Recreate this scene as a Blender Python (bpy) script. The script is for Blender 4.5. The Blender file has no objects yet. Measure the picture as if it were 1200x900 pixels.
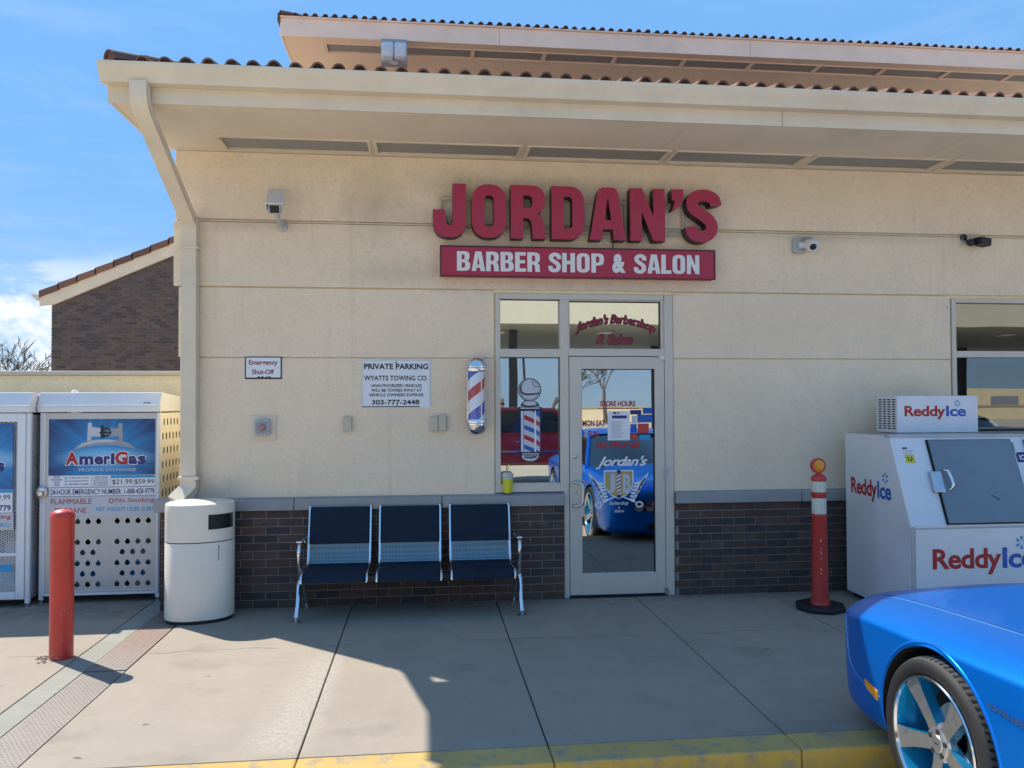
import bpy, math, random
from mathutils import Vector, Matrix
from mathutils.bvhtree import BVHTree
R = math.radians
random.seed(7)
S = bpy.context.scene
COL = S.collection

# ---------------------------------------------------------------- camera
cam_data = bpy.data.cameras.new('camera'); cam = bpy.data.objects.new('camera', cam_data); COL.objects.link(cam)
rt = Vector((0.99399721, -0.10935215, -0.00341255)); up = Vector((0.00077999, -0.0241078, 0.99970906)); fw = Vector((0.10940261, 0.99371068, 0.02387783))
cam.matrix_world = Matrix(((rt.x, up.x, -fw.x, 0), (rt.y, up.y, -fw.y, -6.886), (rt.z, up.z, -fw.z, 1.7064), (0, 0, 0, 1)))
cam_data.sensor_width = 36; cam_data.lens = 930.0 / 1200 * 36; cam_data.clip_start = .05; cam_data.clip_end = 3000
S.camera = cam
S.render.resolution_x, S.render.resolution_y = 1024, 768
S.view_settings.view_transform = 'Standard'; S.view_settings.look = 'None'; S.view_settings.gamma = 1
S.view_settings.exposure = 0.70

# ---------------------------------------------------------------- sun and sky
SUN = Vector((-.58, .51, 1.0)).normalized()
elev = math.asin(SUN.z); azim = math.atan2(SUN.x, SUN.y)
sd = bpy.data.lights.new('sun', 'SUN'); sd.energy = 4.6; sd.angle = R(.53); sd.color = (1, .93, .82)
so = bpy.data.objects.new('sun', sd); so.rotation_euler = SUN.to_track_quat('Z', 'Y').to_euler(); so.location = SUN * 40; COL.objects.link(so)

def sr(r, g, b):
    f = lambda c: (c / 255 / 12.92) if c / 255 <= .04045 else ((c / 255 + .055) / 1.055) ** 2.4
    return (f(r), f(g), f(b), 1)

W = bpy.data.worlds.new('World'); S.world = W; W.use_nodes = True
nt = W.node_tree; nt.nodes.clear()
def wn(t, **k):
    n = nt.nodes.new(t)
    for a, b in k.items(): setattr(n, a, b)
    return n
sky = wn('ShaderNodeTexSky', sky_type='NISHITA', sun_disc=False, sun_elevation=elev, sun_rotation=azim, altitude=1600, air_density=1.0, dust_density=.6, ozone_density=2.4)
tc = wn('ShaderNodeTexCoord'); sep = wn('ShaderNodeSeparateXYZ'); nt.links.new(tc.outputs['Generated'], sep.inputs[0])
def wmath(op, a, b=None, clamp=False):
    n = wn('ShaderNodeMath', operation=op, use_clamp=clamp)
    for i, v in enumerate((a, b)):
        if v is None: continue
        if isinstance(v, (int, float)): n.inputs[i].default_value = v
        else: nt.links.new(v, n.inputs[i])
    return n.outputs[0]
def wnoise(scl, detail, rough, dist=0.0):
    mp = wn('ShaderNodeMapping'); mp.inputs['Scale'].default_value = scl; nt.links.new(tc.outputs['Generated'], mp.inputs[0])
    n = wn('ShaderNodeTexNoise'); n.inputs['Scale'].default_value = 1; n.inputs['Detail'].default_value = detail
    n.inputs['Roughness'].default_value = rough; n.inputs['Distortion'].default_value = dist; nt.links.new(mp.outputs[0], n.inputs['Vector'])
    return n.outputs['Fac']
def wramp(v, lo, hi):
    n = wn('ShaderNodeMapRange', interpolation_type='SMOOTHSTEP'); nt.links.new(v, n.inputs[0])
    n.inputs[1].default_value = lo; n.inputs[2].default_value = hi
    return n.outputs[0]
z = sep.outputs['Z']
cum = wramp(wnoise((5.5, 5.5, 12.0), 8, .58, .3), .41, .53)           # heaped clouds near the horizon
low = wmath('SUBTRACT', 1.0, wramp(z, .10, .19))
cum = wmath('MULTIPLY', cum, low)
cir = wramp(wnoise((1.6, 2.2, 11.0), 6, .6, .6), .45, .80)            # thin streaks
mid = wmath('MULTIPLY', wramp(z, .0, .12), wmath('SUBTRACT', 1.0, wramp(z, .30, .55)))
cir = wmath('MULTIPLY', wmath('MULTIPLY', cir, mid), .30)
side = wn('ShaderNodeMapRange', interpolation_type='SMOOTHSTEP'); nt.links.new(sep.outputs['Y'], side.inputs[0]); side.inputs[1].default_value = -.9; side.inputs[2].default_value = .1; side.inputs[3].default_value = .12; side.inputs[4].default_value = 1
cl = wmath('MULTIPLY', wmath('MAXIMUM', cum, cir, True), side.outputs[0])
mix = wn('ShaderNodeMix', data_type='RGBA'); nt.links.new(cl, mix.inputs[0])
tint = wn('ShaderNodeMix', data_type='RGBA', blend_type='MULTIPLY'); tint.inputs[0].default_value = 1
nt.links.new(sky.outputs[0], tint.inputs[6]); tint.inputs[7].default_value = (.68, .84, 1.0, 1)
grad = wn('ShaderNodeMix', data_type='RGBA'); nt.links.new(wramp(z, .0, .30), grad.inputs[0]); grad.inputs[6].default_value = (1.50, 2.42, 3.45, 1); grad.inputs[7].default_value = (.84, 2.02, 3.9, 1)
flat_ = wn('ShaderNodeMix', data_type='RGBA'); flat_.inputs[0].default_value = .90; nt.links.new(tint.outputs[2], flat_.inputs[6]); nt.links.new(grad.outputs[2], flat_.inputs[7])
nt.links.new(flat_.outputs[2], mix.inputs[6])
mix.inputs[7].default_value = (4.3, 4.45, 4.7, 1)
bg = wn('ShaderNodeBackground'); bg.inputs['Strength'].default_value = .15; nt.links.new(mix.outputs[2], bg.inputs['Color'])
wo = wn('ShaderNodeOutputWorld'); nt.links.new(bg.outputs[0], wo.inputs[0])

# ---------------------------------------------------------------- materials
MATS = {}
class NT:
    def __init__(s, name):
        s.m = bpy.data.materials.new(name); s.m.use_nodes = True; s.t = s.m.node_tree
        s.b = s.t.nodes['Principled BSDF']; s.out = s.t.nodes['Material Output']
    def n(s, t, **k):
        n = s.t.nodes.new(t)
        for a, b in k.items(): setattr(n, a, b)
        return n
    def l(s, a, b): s.t.links.new(a, b)
    def coord(s, kind='Object', scale=(1, 1, 1)):
        if kind == 'World':
            g = s.n('ShaderNodeNewGeometry'); o = g.outputs['Position']
        else: o = s.n('ShaderNodeTexCoord').outputs[kind]
        mp = s.n('ShaderNodeMapping'); mp.inputs['Scale'].default_value = scale; s.l(o, mp.inputs[0]); return mp.outputs[0]
    def noise(s, scale, detail=4, rough=.55, vec=None, dist=0):
        n = s.n('ShaderNodeTexNoise'); n.inputs['Scale'].default_value = scale; n.inputs['Detail'].default_value = detail
        n.inputs['Roughness'].default_value = rough; n.inputs['Distortion'].default_value = dist
        s.l(vec if vec is not None else s.coord('World'), n.inputs['Vector']); return n.outputs['Fac']
    def rng(s, v, lo, hi, a=0., b=1.):
        n = s.n('ShaderNodeMapRange'); s.l(v, n.inputs[0]); n.inputs[1].default_value = lo; n.inputs[2].default_value = hi
        n.inputs[3].default_value = a; n.inputs[4].default_value = b; return n.outputs[0]
    def math(s, op, a, b=None, c=None):
        n = s.n('ShaderNodeMath', operation=op)
        for i, v in enumerate((a, b, c)):
            if v is None: continue
            if isinstance(v, (int, float)): n.inputs[i].default_value = v
            else: s.l(v, n.inputs[i])
        return n.outputs[0]
    def mix(s, f, a, b, blend='MIX'):
        n = s.n('ShaderNodeMix', data_type='RGBA', blend_type=blend)
        for i, v in ((0, f), (6, a), (7, b)):
            if isinstance(v, (int, float)): n.inputs[i].default_value = v
            elif isinstance(v, tuple): n.inputs[i].default_value = v
            else: s.l(v, n.inputs[i])
        return n.outputs[2]
    def bump(s, h, strength=.5, dist=.01, prev=None):
        n = s.n('ShaderNodeBump'); n.inputs['Strength'].default_value = strength; n.inputs['Distance'].default_value = dist
        s.l(h, n.inputs['Height'])
        if prev is not None: s.l(prev, n.inputs['Normal'])
        s.l(n.outputs[0], s.b.inputs['Normal']); return n.outputs[0]
    def set(s, **k):
        for a, v in k.items():
            i = s.b.inputs[{'color': 'Base Color', 'rough': 'Roughness', 'metal': 'Metallic', 'spec': 'Specular IOR Level', 'coat': 'Coat Weight', 'coatr': 'Coat Roughness', 'trans': 'Transmission Weight', 'ior': 'IOR', 'alpha': 'Alpha', 'emis': 'Emission Color', 'emis_s': 'Emission Strength'}[a]]
            if isinstance(v, (int, float, tuple)): i.default_value = v
            else: s.l(v, i)
        return s

def simple(name, c, rough=.5, metal=0., var=.08, scale=6, spec=.5, coat=0., bump=0., dirt=0., dirtc=(.12, .10, .08, 1), obj='World'):
    m = NT(name); n1 = m.noise(scale, 5, .6, m.coord(obj))
    lo = tuple(x * (1 - var) for x in c[:3]) + (1,); hi = tuple(min(1, x * (1 + var)) for x in c[:3]) + (1,)
    col = m.mix(m.rng(n1, .3, .7), lo, hi)
    if dirt:
        d = m.noise(scale * .45, 8, .7, m.coord(obj)); col = m.mix(m.rng(d, .52, .75, 0, dirt), col, dirtc)
    m.set(color=col, rough=m.rng(n1, .2, .8, max(0, rough - .06), min(1, rough + .08)), metal=metal, spec=spec, coat=coat, coatr=.05)
    if bump: m.bump(m.noise(scale * 14, 3, .6, m.coord(obj)), bump, .004)
    return m.m

def stucco(name, base, stain=0.):
    m = NT(name); w = m.coord('World')
    big = m.noise(.9, 4, .6, w); mid = m.noise(7, 4, .65, w); fine = m.noise(85, 3, .6, w); g2 = m.noise(38, 4, .7, w)
    c = m.mix(m.rng(big, .3, .7), tuple(x * .93 for x in base[:3]) + (1,), tuple(min(1, x * 1.05) for x in base[:3]) + (1,))
    c = m.mix(m.rng(mid, .35, .75, 0, .16), c, tuple(x * .72 for x in base[:3]) + (1,))
    c = m.mix(m.rng(g2, .50, .76, 0, .32), c, tuple(x * .50 for x in base[:3]) + (1,))
    if stain:
        # grey run-off stains high on the wall, strongest around z 2.7-3.7 left of the sign
        sx = m.n('ShaderNodeSeparateXYZ'); m.l(w, sx.inputs[0])
        def blob(cx, cz, rx, rz):
            a = m.math('MULTIPLY', m.math('SUBTRACT', sx.outputs[0], cx), 1 / rx); b = m.math('MULTIPLY', m.math('SUBTRACT', sx.outputs[2], cz), 1 / rz)
            d = m.math('SQRT', m.math('ADD', m.math('MULTIPLY', a, a), m.math('MULTIPLY', b, b)))
            return m.rng(m.math('ADD', d, m.math('MULTIPLY', m.noise(5.5, 7, .72, w), 1.9)), .95, 2.1, 1, 0)
        st = blob(-.42, 3.42, .35, .33)
        for q in ((-.3, 3.3, .5, .14), (-.2, 2.83, .55, .13), (1.4, 2.74, 1.6, .10), (-1.5, 3.22, .7, .07), (3.6, 3.22, 1.6, .06), (.25, 3.62, .5, .16), (-1.9, 1.0, .5, .12), (1.2, 3.62, .9, .12)):
            st = m.math('MAXIMUM', st, m.math('MULTIPLY', blob(*q), .75))
        c = m.mix(m.math('MULTIPLY', st, stain), c, (.13, .135, .12, 1))
        # rain streaks
        stv = m.noise(1, 4, .6, m.coord('World', (9, 9, .55))); c = m.mix(m.rng(stv, .58, .8, 0, .16), c, (.2, .19, .16, 1))
    m.set(color=c, rough=.93, spec=.2)
    b = m.bump(g2, .55, .012); m.bump(fine, .5, .006, b)
    return m.m

def concrete(name, base, grime=.35, spots=True):
    m = NT(name); w = m.coord('World')
    a = m.noise(.55, 5, .6, w); b = m.noise(4.5, 6, .65, w); f = m.noise(140, 3, .7, w); st = m.noise(1, 5, .65, m.coord('World', (2.2, 14, 1)))
    c = m.mix(m.rng(a, .3, .7), tuple(x * .90 for x in base[:3]) + (1,), tuple(x * 1.06 for x in base[:3]) + (1,))
    c = m.mix(m.rng(b, .38, .72, 0, grime), c, tuple(x * .62 for x in base[:3]) + (1,))
    c = m.mix(m.rng(st, .55, .8, 0, .22), c, tuple(x * .66 for x in base[:3]) + (1,))
    c = m.mix(m.rng(f, .35, .75, 0, .25), c, tuple(x * .7 for x in base[:3]) + (1,))
    if spots:
        v = m.n('ShaderNodeTexVoronoi'); v.inputs['Scale'].default_value = 2.1; v.inputs['Randomness'].default_value = 1
        ds = m.n('ShaderNodeVectorMath', operation='ADD'); m.l(m.coord('World', (1, 1.9, 1)), ds.inputs[0])
        nn = m.n('ShaderNodeTexNoise'); nn.inputs['Scale'].default_value = 12; m.l(w, nn.inputs['Vector']); sc = m.n('ShaderNodeVectorMath', operation='SCALE'); m.l(nn.outputs['Color'], sc.inputs[0]); sc.inputs[3].default_value = .12
        m.l(sc.outputs[0], ds.inputs[1]); m.l(ds.outputs[0], v.inputs['Vector'])
        c = m.mix(m.rng(v.outputs['Distance'], .035, .06, .62, 0), c, (.05, .047, .043, 1))
    m.set(color=c, rough=.9, spec=.25)
    h = m.bump(f, .35, .004); m.bump(b, .25, .01, h)
    return m, c, w

def brickmat(name, cols, island=False):
    m = NT(name)
    if island: r = m.n('ShaderNodeNewGeometry').outputs['Random Per Island']
    else: r = m.n('ShaderNodeObjectInfo').outputs['Random']
    cr = m.n('ShaderNodeValToRGB'); cr.color_ramp.interpolation = 'CONSTANT'
    while len(cr.color_ramp.elements) < len(cols): cr.color_ramp.elements.new(.5)
    for i, c in enumerate(cols): cr.color_ramp.elements[i].position = i / len(cols); cr.color_ramp.elements[i].color = c
    m.l(r, cr.inputs[0]); w = m.coord('World'); n1 = m.noise(38, 5, .7, w)
    c = m.mix(m.rng(n1, .3, .75, 0, .55), cr.outputs[0], (.05, .035, .03, 1))
    c = m.mix(m.rng(m.noise(2.2, 4, .6, w), .5, .8, 0, .3), c, (.11, .10, .095, 1))
    c = m.mix(m.rng(m.noise(5.5, 7, .75, w), .60, .78, 0, .35), c, (.34, .32, .30, 1))
    m.set(color=c, rough=.85, spec=.3); m.bump(m.noise(90, 4, .7, w), .7, .005)
    return m.m

def emis(name, c, s):
    m = NT(name); m.set(color=c, emis=c, emis_s=s); return m.m

CREAM = (.86, .705, .525, 1)
MATS['stucco'] = stucco('stucco', CREAM, .32)
MATS['stucco_plain'] = stucco('stucco_plain', (.92, .77, .50, 1))
MATS['stucco_pink_bounce'] = stucco('stucco_pink_bounce', (.88, .69, .55, 1))  # pinker and paler to stand for sun bounced off the clay tiles
MATS['trim'] = simple('painted_trim', (.70, .60, .46, 1), .55, var=.06, scale=3, dirt=.25, dirtc=(.30, .26, .2, 1), bump=.05)
MATS['soffit'] = simple('soffit_paint', (.72, .61, .47, 1), .7, var=.05, scale=2.2, dirt=.2, dirtc=(.3, .25, .2, 1), bump=.08)
MATS['trim_pink'] = simple('fascia_pink', (.92, .68, .54, 1), .6, var=.05, scale=2, dirt=.3, dirtc=(.36, .28, .23, 1))
MATS['frame'] = simple('door_frame_paint', (.60, .54, .46, 1), .42, var=.04, scale=2, dirt=.15, dirtc=(.22, .2, .17, 1))
MATS['vent'] = simple('vent_mesh', (.30, .285, .27, 1), .7, var=.15, scale=60)
BR = [(.115, .070, .058, 1), (.095, .062, .055, 1), (.135, .080, .064, 1), (.070, .055, .056, 1), (.120, .082, .068, 1), (.105, .065, .053, 1), (.060, .052, .058, 1)]
MATS['brick'] = brickmat('brick', BR); MATS['brick_stuff'] = brickmat('brick_joined', BR, True)
MATS['brick_far'] = brickmat('brick_far', [(.13, .105, .10, 1), (.15, .12, .115, 1), (.115, .098, .10, 1), (.08, .075, .085, 1), (.165, .125, .115, 1)], True)
MATS['mortar'] = simple('mortar', (.25, .24, .23, 1), .95, var=.15, scale=20, bump=.4)
MATS['mortar_far'] = simple('mortar_far', (.22, .19, .18, 1), .95, var=.1)
MATS['tile'] = brickmat('clay_tile', [(.25, .13, .10, 1), (.20, .105, .085, 1), (.30, .155, .115, 1), (.17, .10, .085, 1)])
MATS['tile_mouth_shade'] = simple('tile_mouth_shade', (.055, .034, .03, 1), .95, var=.3, scale=40)  # dark brown paints the shade in the tile ends
MATS['tile_stuff'] = brickmat('clay_tile_joined', [(.16, .075, .058, 1), (.12, .062, .052, 1), (.20, .095, .070, 1), (.09, .055, .05, 1)], True)
MATS['sill'] = concrete('cast_stone', (.36, .36, .36, 1), .4, False)[0].m
MATS['interior'] = simple('interior_wall', (.045, .045, .05, 1), .9)
MATS['black'] = simple('black_rubber', (.012, .012, .013, 1), .6, scale=20, bump=.1)
MATS['dark'] = simple('dark_gap', (.01, .01, .011, 1), .9)
MATS['chrome'] = simple('chrome', (.75, .75, .77, 1), .12, 1, var=.04, scale=10)
MATS['steel'] = simple('brushed_steel', (.55, .55, .56, 1), .3, 1, var=.08, scale=25)
MATS['white'] = simple('white_paint', (.70, .72, .76, 1), .32, var=.04, scale=3, coat=.2, dirt=.22, dirtc=(.40, .38, .36, 1))
MATS['white_plastic'] = simple('white_plastic', (.72, .72, .72, 1), .4, var=.03)
MATS['print_white'] = simple('print_white', (.74, .76, .80, 1), .45, var=.02)
MATS['print_black'] = simple('print_black', (.012, .012, .014, 1), .5, var=.02)
MATS['print_red'] = simple('print_red', (.42, .012, .018, 1), .45, var=.03)
MATS['print_maroon'] = simple('print_maroon', (.22, .012, .03, 1), .5, var=.05)
MATS['print_blue'] = simple('print_blue', (.008, .10, .42, 1), .45, var=.03)
MATS['print_navy'] = simple('print_navy', (.015, .02, .16, 1), .45, var=.03)
MATS['print_sky'] = simple('print_sky', (.02, .30, .62, 1), .45, var=.03)
MATS['print_gold'] = simple('print_gold', (.42, .33, .09, 1), .4, var=.1, scale=30)
MATS['print_grey'] = simple('print_grey', (.30, .32, .36, 1), .5, var=.05)
MATS['print_silver'] = simple('print_silver', (.52, .54, .60, 1), .4, var=.05)
MATS['yellow_label'] = simple('yellow_label', (.62, .55, .03, 1), .5)
MATS['red_paint'] = simple('red_bollard_paint', (.56, .040, .028, 1), .42, var=.08, scale=5, coat=.25, dirt=.25, dirtc=(.22, .03, .02, 1), bump=.03)
MATS['orange_plastic'] = simple('orange_red_plastic', (.52, .050, .040, 1), .45, var=.06, scale=6, dirt=.2, dirtc=(.2, .04, .03, 1))
MATS['reflect_band'] = simple('reflective_band', (.62, .64, .55, 1), .35, var=.12, scale=40)
MATS['amber'] = simple('amber_lens', (.75, .30, .01, 1), .25, var=.1, scale=40, coat=.5)
MATS['can'] = simple('can_enamel', (.76, .69, .58, 1), .38, var=.035, scale=2.5, coat=.3, dirt=.16, dirtc=(.33, .30, .26, 1))
MATS['sign_red'] = simple('sign_red_plastic', (.38, .012, .042, 1), .35, var=.04, scale=4, coat=.15)
MATS['sign_dark'] = simple('letter_return', (.035, .012, .018, 1), .45)
MATS['pad'] = simple('navy_vinyl', (.004, .014, .032, 1), .55, var=.1, scale=20, bump=.1, spec=.25)
MATS['bench_steel'] = simple('bench_steel', (.16, .24, .28, 1), .38, .7, var=.1, scale=14)
MATS['bench_slot'] = simple('bench_slot', (.06, .10, .125, 1), .6, .4)
MATS['cage_white'] = simple('cage_side_white', (.78, .74, .64, 1), .45, var=.04)
MATS['bench_black'] = simple('bench_black', (.015, .017, .02, 1), .35)
MATS['greygate'] = simple('freezer_door', (.20, .235, .265, 1), .38, .35, var=.05, scale=2.5, dirt=.12)
MATS['silver_paint'] = simple('silver_paint', (.50, .50, .50, 1), .42, .35, var=.06, scale=3, dirt=.35, dirtc=(.38, .32, .28, 1))
MATS['asphalt'] = concrete('lot_surface', (.56, .49, .38, 1), .3)[0].m
_p = NT('blue_car_paint'); _p.set(color=(.0, .182, .76, 1), rough=.32, metal=.66, coat=.28, coatr=.03, spec=.2); MATS['car_blue'] = _p.m
MATS['seam_highlight'] = simple('blue_seam_highlight', (.10, .42, .85, 1), .2, .2, coat=1.)  # paler blue paints the bright edge highlight along the panel seams
MATS['rim_blue'] = simple('rim_blue', (.01, .26, .50, 1), .25, .35, coat=.8)
MATS['rim_face'] = simple('machined_rim', (.50, .50, .52, 1), .3, .85, var=.06, scale=30)
MATS['tyre'] = simple('tyre_rubber', (.010, .010, .011, 1), .6, var=.2, scale=30, bump=.15)
MATS['tyre_tread'] = simple('tyre_tread', (.055, .055, .058, 1), .8, var=.25, scale=30, bump=.2)
MATS['caliper'] = simple('caliper_red', (.45, .015, .015, 1), .4)
MATS['truck_red'] = simple('truck_red', (.10, .008, .012, 1), .25, .1, coat=1.)
MATS['car_white'] = simple('car_white', (.60, .62, .62, 1), .25, coat=1.)
MATS['canopy'] = simple('canopy_cream', (.80, .74, .54, 1), .5, var=.03)
MATS['canopy_under'] = simple('canopy_underside', (.45, .45, .40, 1), .6)
MATS['column'] = simple('column_dark', (.05, .055, .065, 1), .5)
MATS['bark'] = simple('bark', (.13, .11, .09, 1), .9, var=.2, scale=9)
MATS['beige'] = simple('beige_plate', (.52, .46, .36, 1), .5, var=.04)
MATS['cam_grey'] = simple('camera_grey', (.44, .44, .44, 1), .4, var=.04)
MATS['lamp_cover'] = simple('lamp_cover', (.60, .60, .66, 1), .25, var=.08, scale=14, coat=.3)
MATS['yellow_drink'] = simple('yellow_drink', (.62, .58, .02, 1), .25, coat=.4)
MATS['cup_clear'] = simple('cup_frost', (.55, .58, .52, 1), .3, coat=.4)
MATS['drum'] = simple('gas_cylinder', (.45, .47, .50, 1), .4)
MATS['rust'] = simple('rusty_chips', (.25, .19, .15, 1), .9, var=.3, scale=50)
MATS['reddish_glass'] = simple('red_button', (.34, .20, .19, 1), .3, coat=.4)

def glassmat(name, refl, tint):
    m = NT(name); t = m.n('ShaderNodeBsdfTransparent'); t.inputs[0].default_value = tint
    g = m.n('ShaderNodeBsdfGlossy'); g.inputs['Roughness'].default_value = .0; g.inputs[0].default_value = (.93, .97, 1, 1)
    bp = m.n('ShaderNodeBump'); bp.inputs['Strength'].default_value = .02; bp.inputs['Distance'].default_value = .02
    m.l(m.noise(1.6, 1, .4, m.coord('World')), bp.inputs['Height']); m.l(bp.outputs[0], g.inputs['Normal'])
    mx = m.n('ShaderNodeMixShader'); fr = m.n('ShaderNodeFresnel'); fr.inputs[0].default_value = 1.5
    m.l(m.math('ADD', fr.outputs[0], refl, None), mx.inputs[0]); m.l(t.outputs[0], mx.inputs[1]); m.l(g.outputs[0], mx.inputs[2])
    m.l(mx.outputs[0], m.out.inputs[0]); return m.m
MATS['glass'] = glassmat('storefront_glass', .45, (.25, .27, .28, 1))
MATS['glass_dark'] = glassmat('tinted_glass', .16, (.10, .12, .13, 1))
MATS['car_glass'] = simple('car_glass', (.008, .012, .016, 1), .03, spec=1., coat=1.)

def spall_concrete():
    m, c, w = concrete('pavement_concrete', (.350, .300, .243, 1), .30)
    sx = m.n('ShaderNodeSeparateXYZ'); m.l(w, sx.inputs[0]); X, Y = sx.outputs[0], sx.outputs[1]
    # spalled pale aggregate in a band along the joint at x=-.61
    ctr = m.math('ADD', -.62, m.math('MULTIPLY', m.math('ADD', Y, 1.3), .07)) 
    d = m.math('ABSOLUTE', m.math('SUBTRACT', X, ctr))
    band = m.math('MULTIPLY', m.rng(d, .06, .24, 1, 0), m.math('MULTIPLY', m.rng(Y, -1.55, -1.2, 1, 0), m.rng(Y, -2.92, -2.8, 0, 1)))
    lft = m.rng(X, -.57, -.50, 1, 0)
    sp = m.noise(34, 7, .8, m.coord('World', (1.3, .9, 1)))
    k = m.math('MULTIPLY', m.math('MULTIPLY', band, lft), m.rng(sp, .40, .62, 0, 1))
    c2 = m.mix(m.math('MULTIPLY', k, .5), c, (.52, .48, .41, 1))
    # faint crack running along the walk
    cr = m.math('ADD', Y, m.math('ADD', 1.15, m.math('MULTIPLY', m.math('SUBTRACT', m.noise(1.4, 5, .6, w), .5), .35)))
    ck = m.math('MULTIPLY', m.rng(m.math('ABSOLUTE', cr), .0, .012, .55, 0), m.rng(m.noise(2.3, 2, .5, w), .45, .55, 0, 1))
    c3 = m.mix(ck, c2, (.10, .09, .08, 1))
    v2 = m.n('ShaderNodeTexVoronoi'); v2.inputs['Scale'].default_value = 5.5; m.l(m.coord('World', (1, 1.2, 1)), v2.inputs['Vector'])
    c3 = m.mix(m.math('MULTIPLY', m.rng(v2.outputs['Distance'], .02, .045, .5, 0), m.rng(m.noise(1.1, 2, .5, w), .5, .6, 0, 1)), c3, (.09, .08, .075, 1))
    oil = m.noise(1.7, 5, .62, m.coord('World', (1, 1.3, 1))); c3 = m.mix(m.rng(oil, .56, .72, 0, .35), c3, (.13, .115, .10, 1))
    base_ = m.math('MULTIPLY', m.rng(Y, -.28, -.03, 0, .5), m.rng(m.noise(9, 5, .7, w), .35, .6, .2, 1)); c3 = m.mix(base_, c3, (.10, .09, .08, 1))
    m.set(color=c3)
    return m.m
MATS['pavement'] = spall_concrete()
def kerbmat():
    m, c, w = concrete('kerb_yellow', (.30, .28, .24, 1), .4, False)
    n1 = m.noise(7, 8, .75, w); n2 = m.noise(1.3, 4, .6, w)
    nrm = m.n('ShaderNodeNewGeometry').outputs['Normal']; sx = m.n('ShaderNodeSeparateXYZ'); m.l(nrm, sx.inputs[0])
    paint = m.mix(m.rng(n2, .3, .7), (.56, .33, .05, 1), (.66, .43, .10, 1))
    wear = m.math('ADD', m.rng(n1, .50, .66, 0, .80), m.math('MULTIPLY', sx.outputs[2], .30))
    m.set(color=m.mix(wear, paint, c)); return m.m
MATS['kerb'] = kerbmat()
MATS['green_strip'] = concrete('green_concrete', (.315, .308, .265, 1), .5, False)[0].m
def platemat():
    m = NT('tread_plate'); w = m.coord('World'); n1 = m.noise(2.0, 5, .65, w); n2 = m.noise(22, 5, .7, w)
    sx = m.n('ShaderNodeSeparateXYZ'); m.l(w, sx.inputs[0])
    c = m.mix(m.rng(n1, .3, .7), (.23, .20, .18, 1), (.27, .23, .20, 1))
    c = m.mix(m.math('MULTIPLY', m.rng(sx.outputs[1], -1.5, -.8, 0, 1), m.rng(n2, .3, .6, .1, .55)), c, (.27, .14, .08, 1))
    m.set(color=m.mix(m.rng(n2, .5, .8, 0, .5), c, (.12, .09, .075, 1)), rough=.6, metal=.25); return m.m
MATS['plate'] = platemat()
def postermat(name, cx, cz, seed=0):
    m = NT(name); w = m.coord('World'); sx = m.n('ShaderNodeSeparateXYZ'); m.l(w, sx.inputs[0])
    dx = m.math('SUBTRACT', sx.outputs[0], cx); dz = m.math('SUBTRACT', sx.outputs[2], cz)
    d = m.math('SQRT', m.math('ADD', m.math('MULTIPLY', dx, dx), m.math('MULTIPLY', m.math('MULTIPLY', dz, dz), 1.3)))
    ang = m.math('ARCTAN2', dz, dx); cb = m.n('ShaderNodeCombineXYZ'); m.l(m.math('MULTIPLY', ang, 4.5), cb.inputs[0])
    rays = m.rng(m.noise(1, 3, .6, cb.outputs[0]), .3, .75, .0, .45)
    f = m.math('ADD', m.rng(d, .0, .5, .75, -.15), rays)
    c = m.mix(m.math('MINIMUM', m.math('MAXIMUM', f, 0.), 1.), (.002, .025, .14, 1), (.010, .34, .76, 1))
    ex = m.math('MULTIPLY', m.math('SUBTRACT', sx.outputs[0], cx + .025), 2.3); ez = m.math('MULTIPLY', m.math('SUBTRACT', sx.outputs[2], cz - .025), 11.0)
    e = m.math('SQRT', m.math('ADD', m.math('MULTIPLY', ex, ex), m.math('MULTIPLY', ez, ez)))
    c = m.mix(m.rng(e, .45, 1.05, .6, 0), c, (.30, .58, .80, 1))
    m.set(color=c, rough=.35); return m.m
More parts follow.
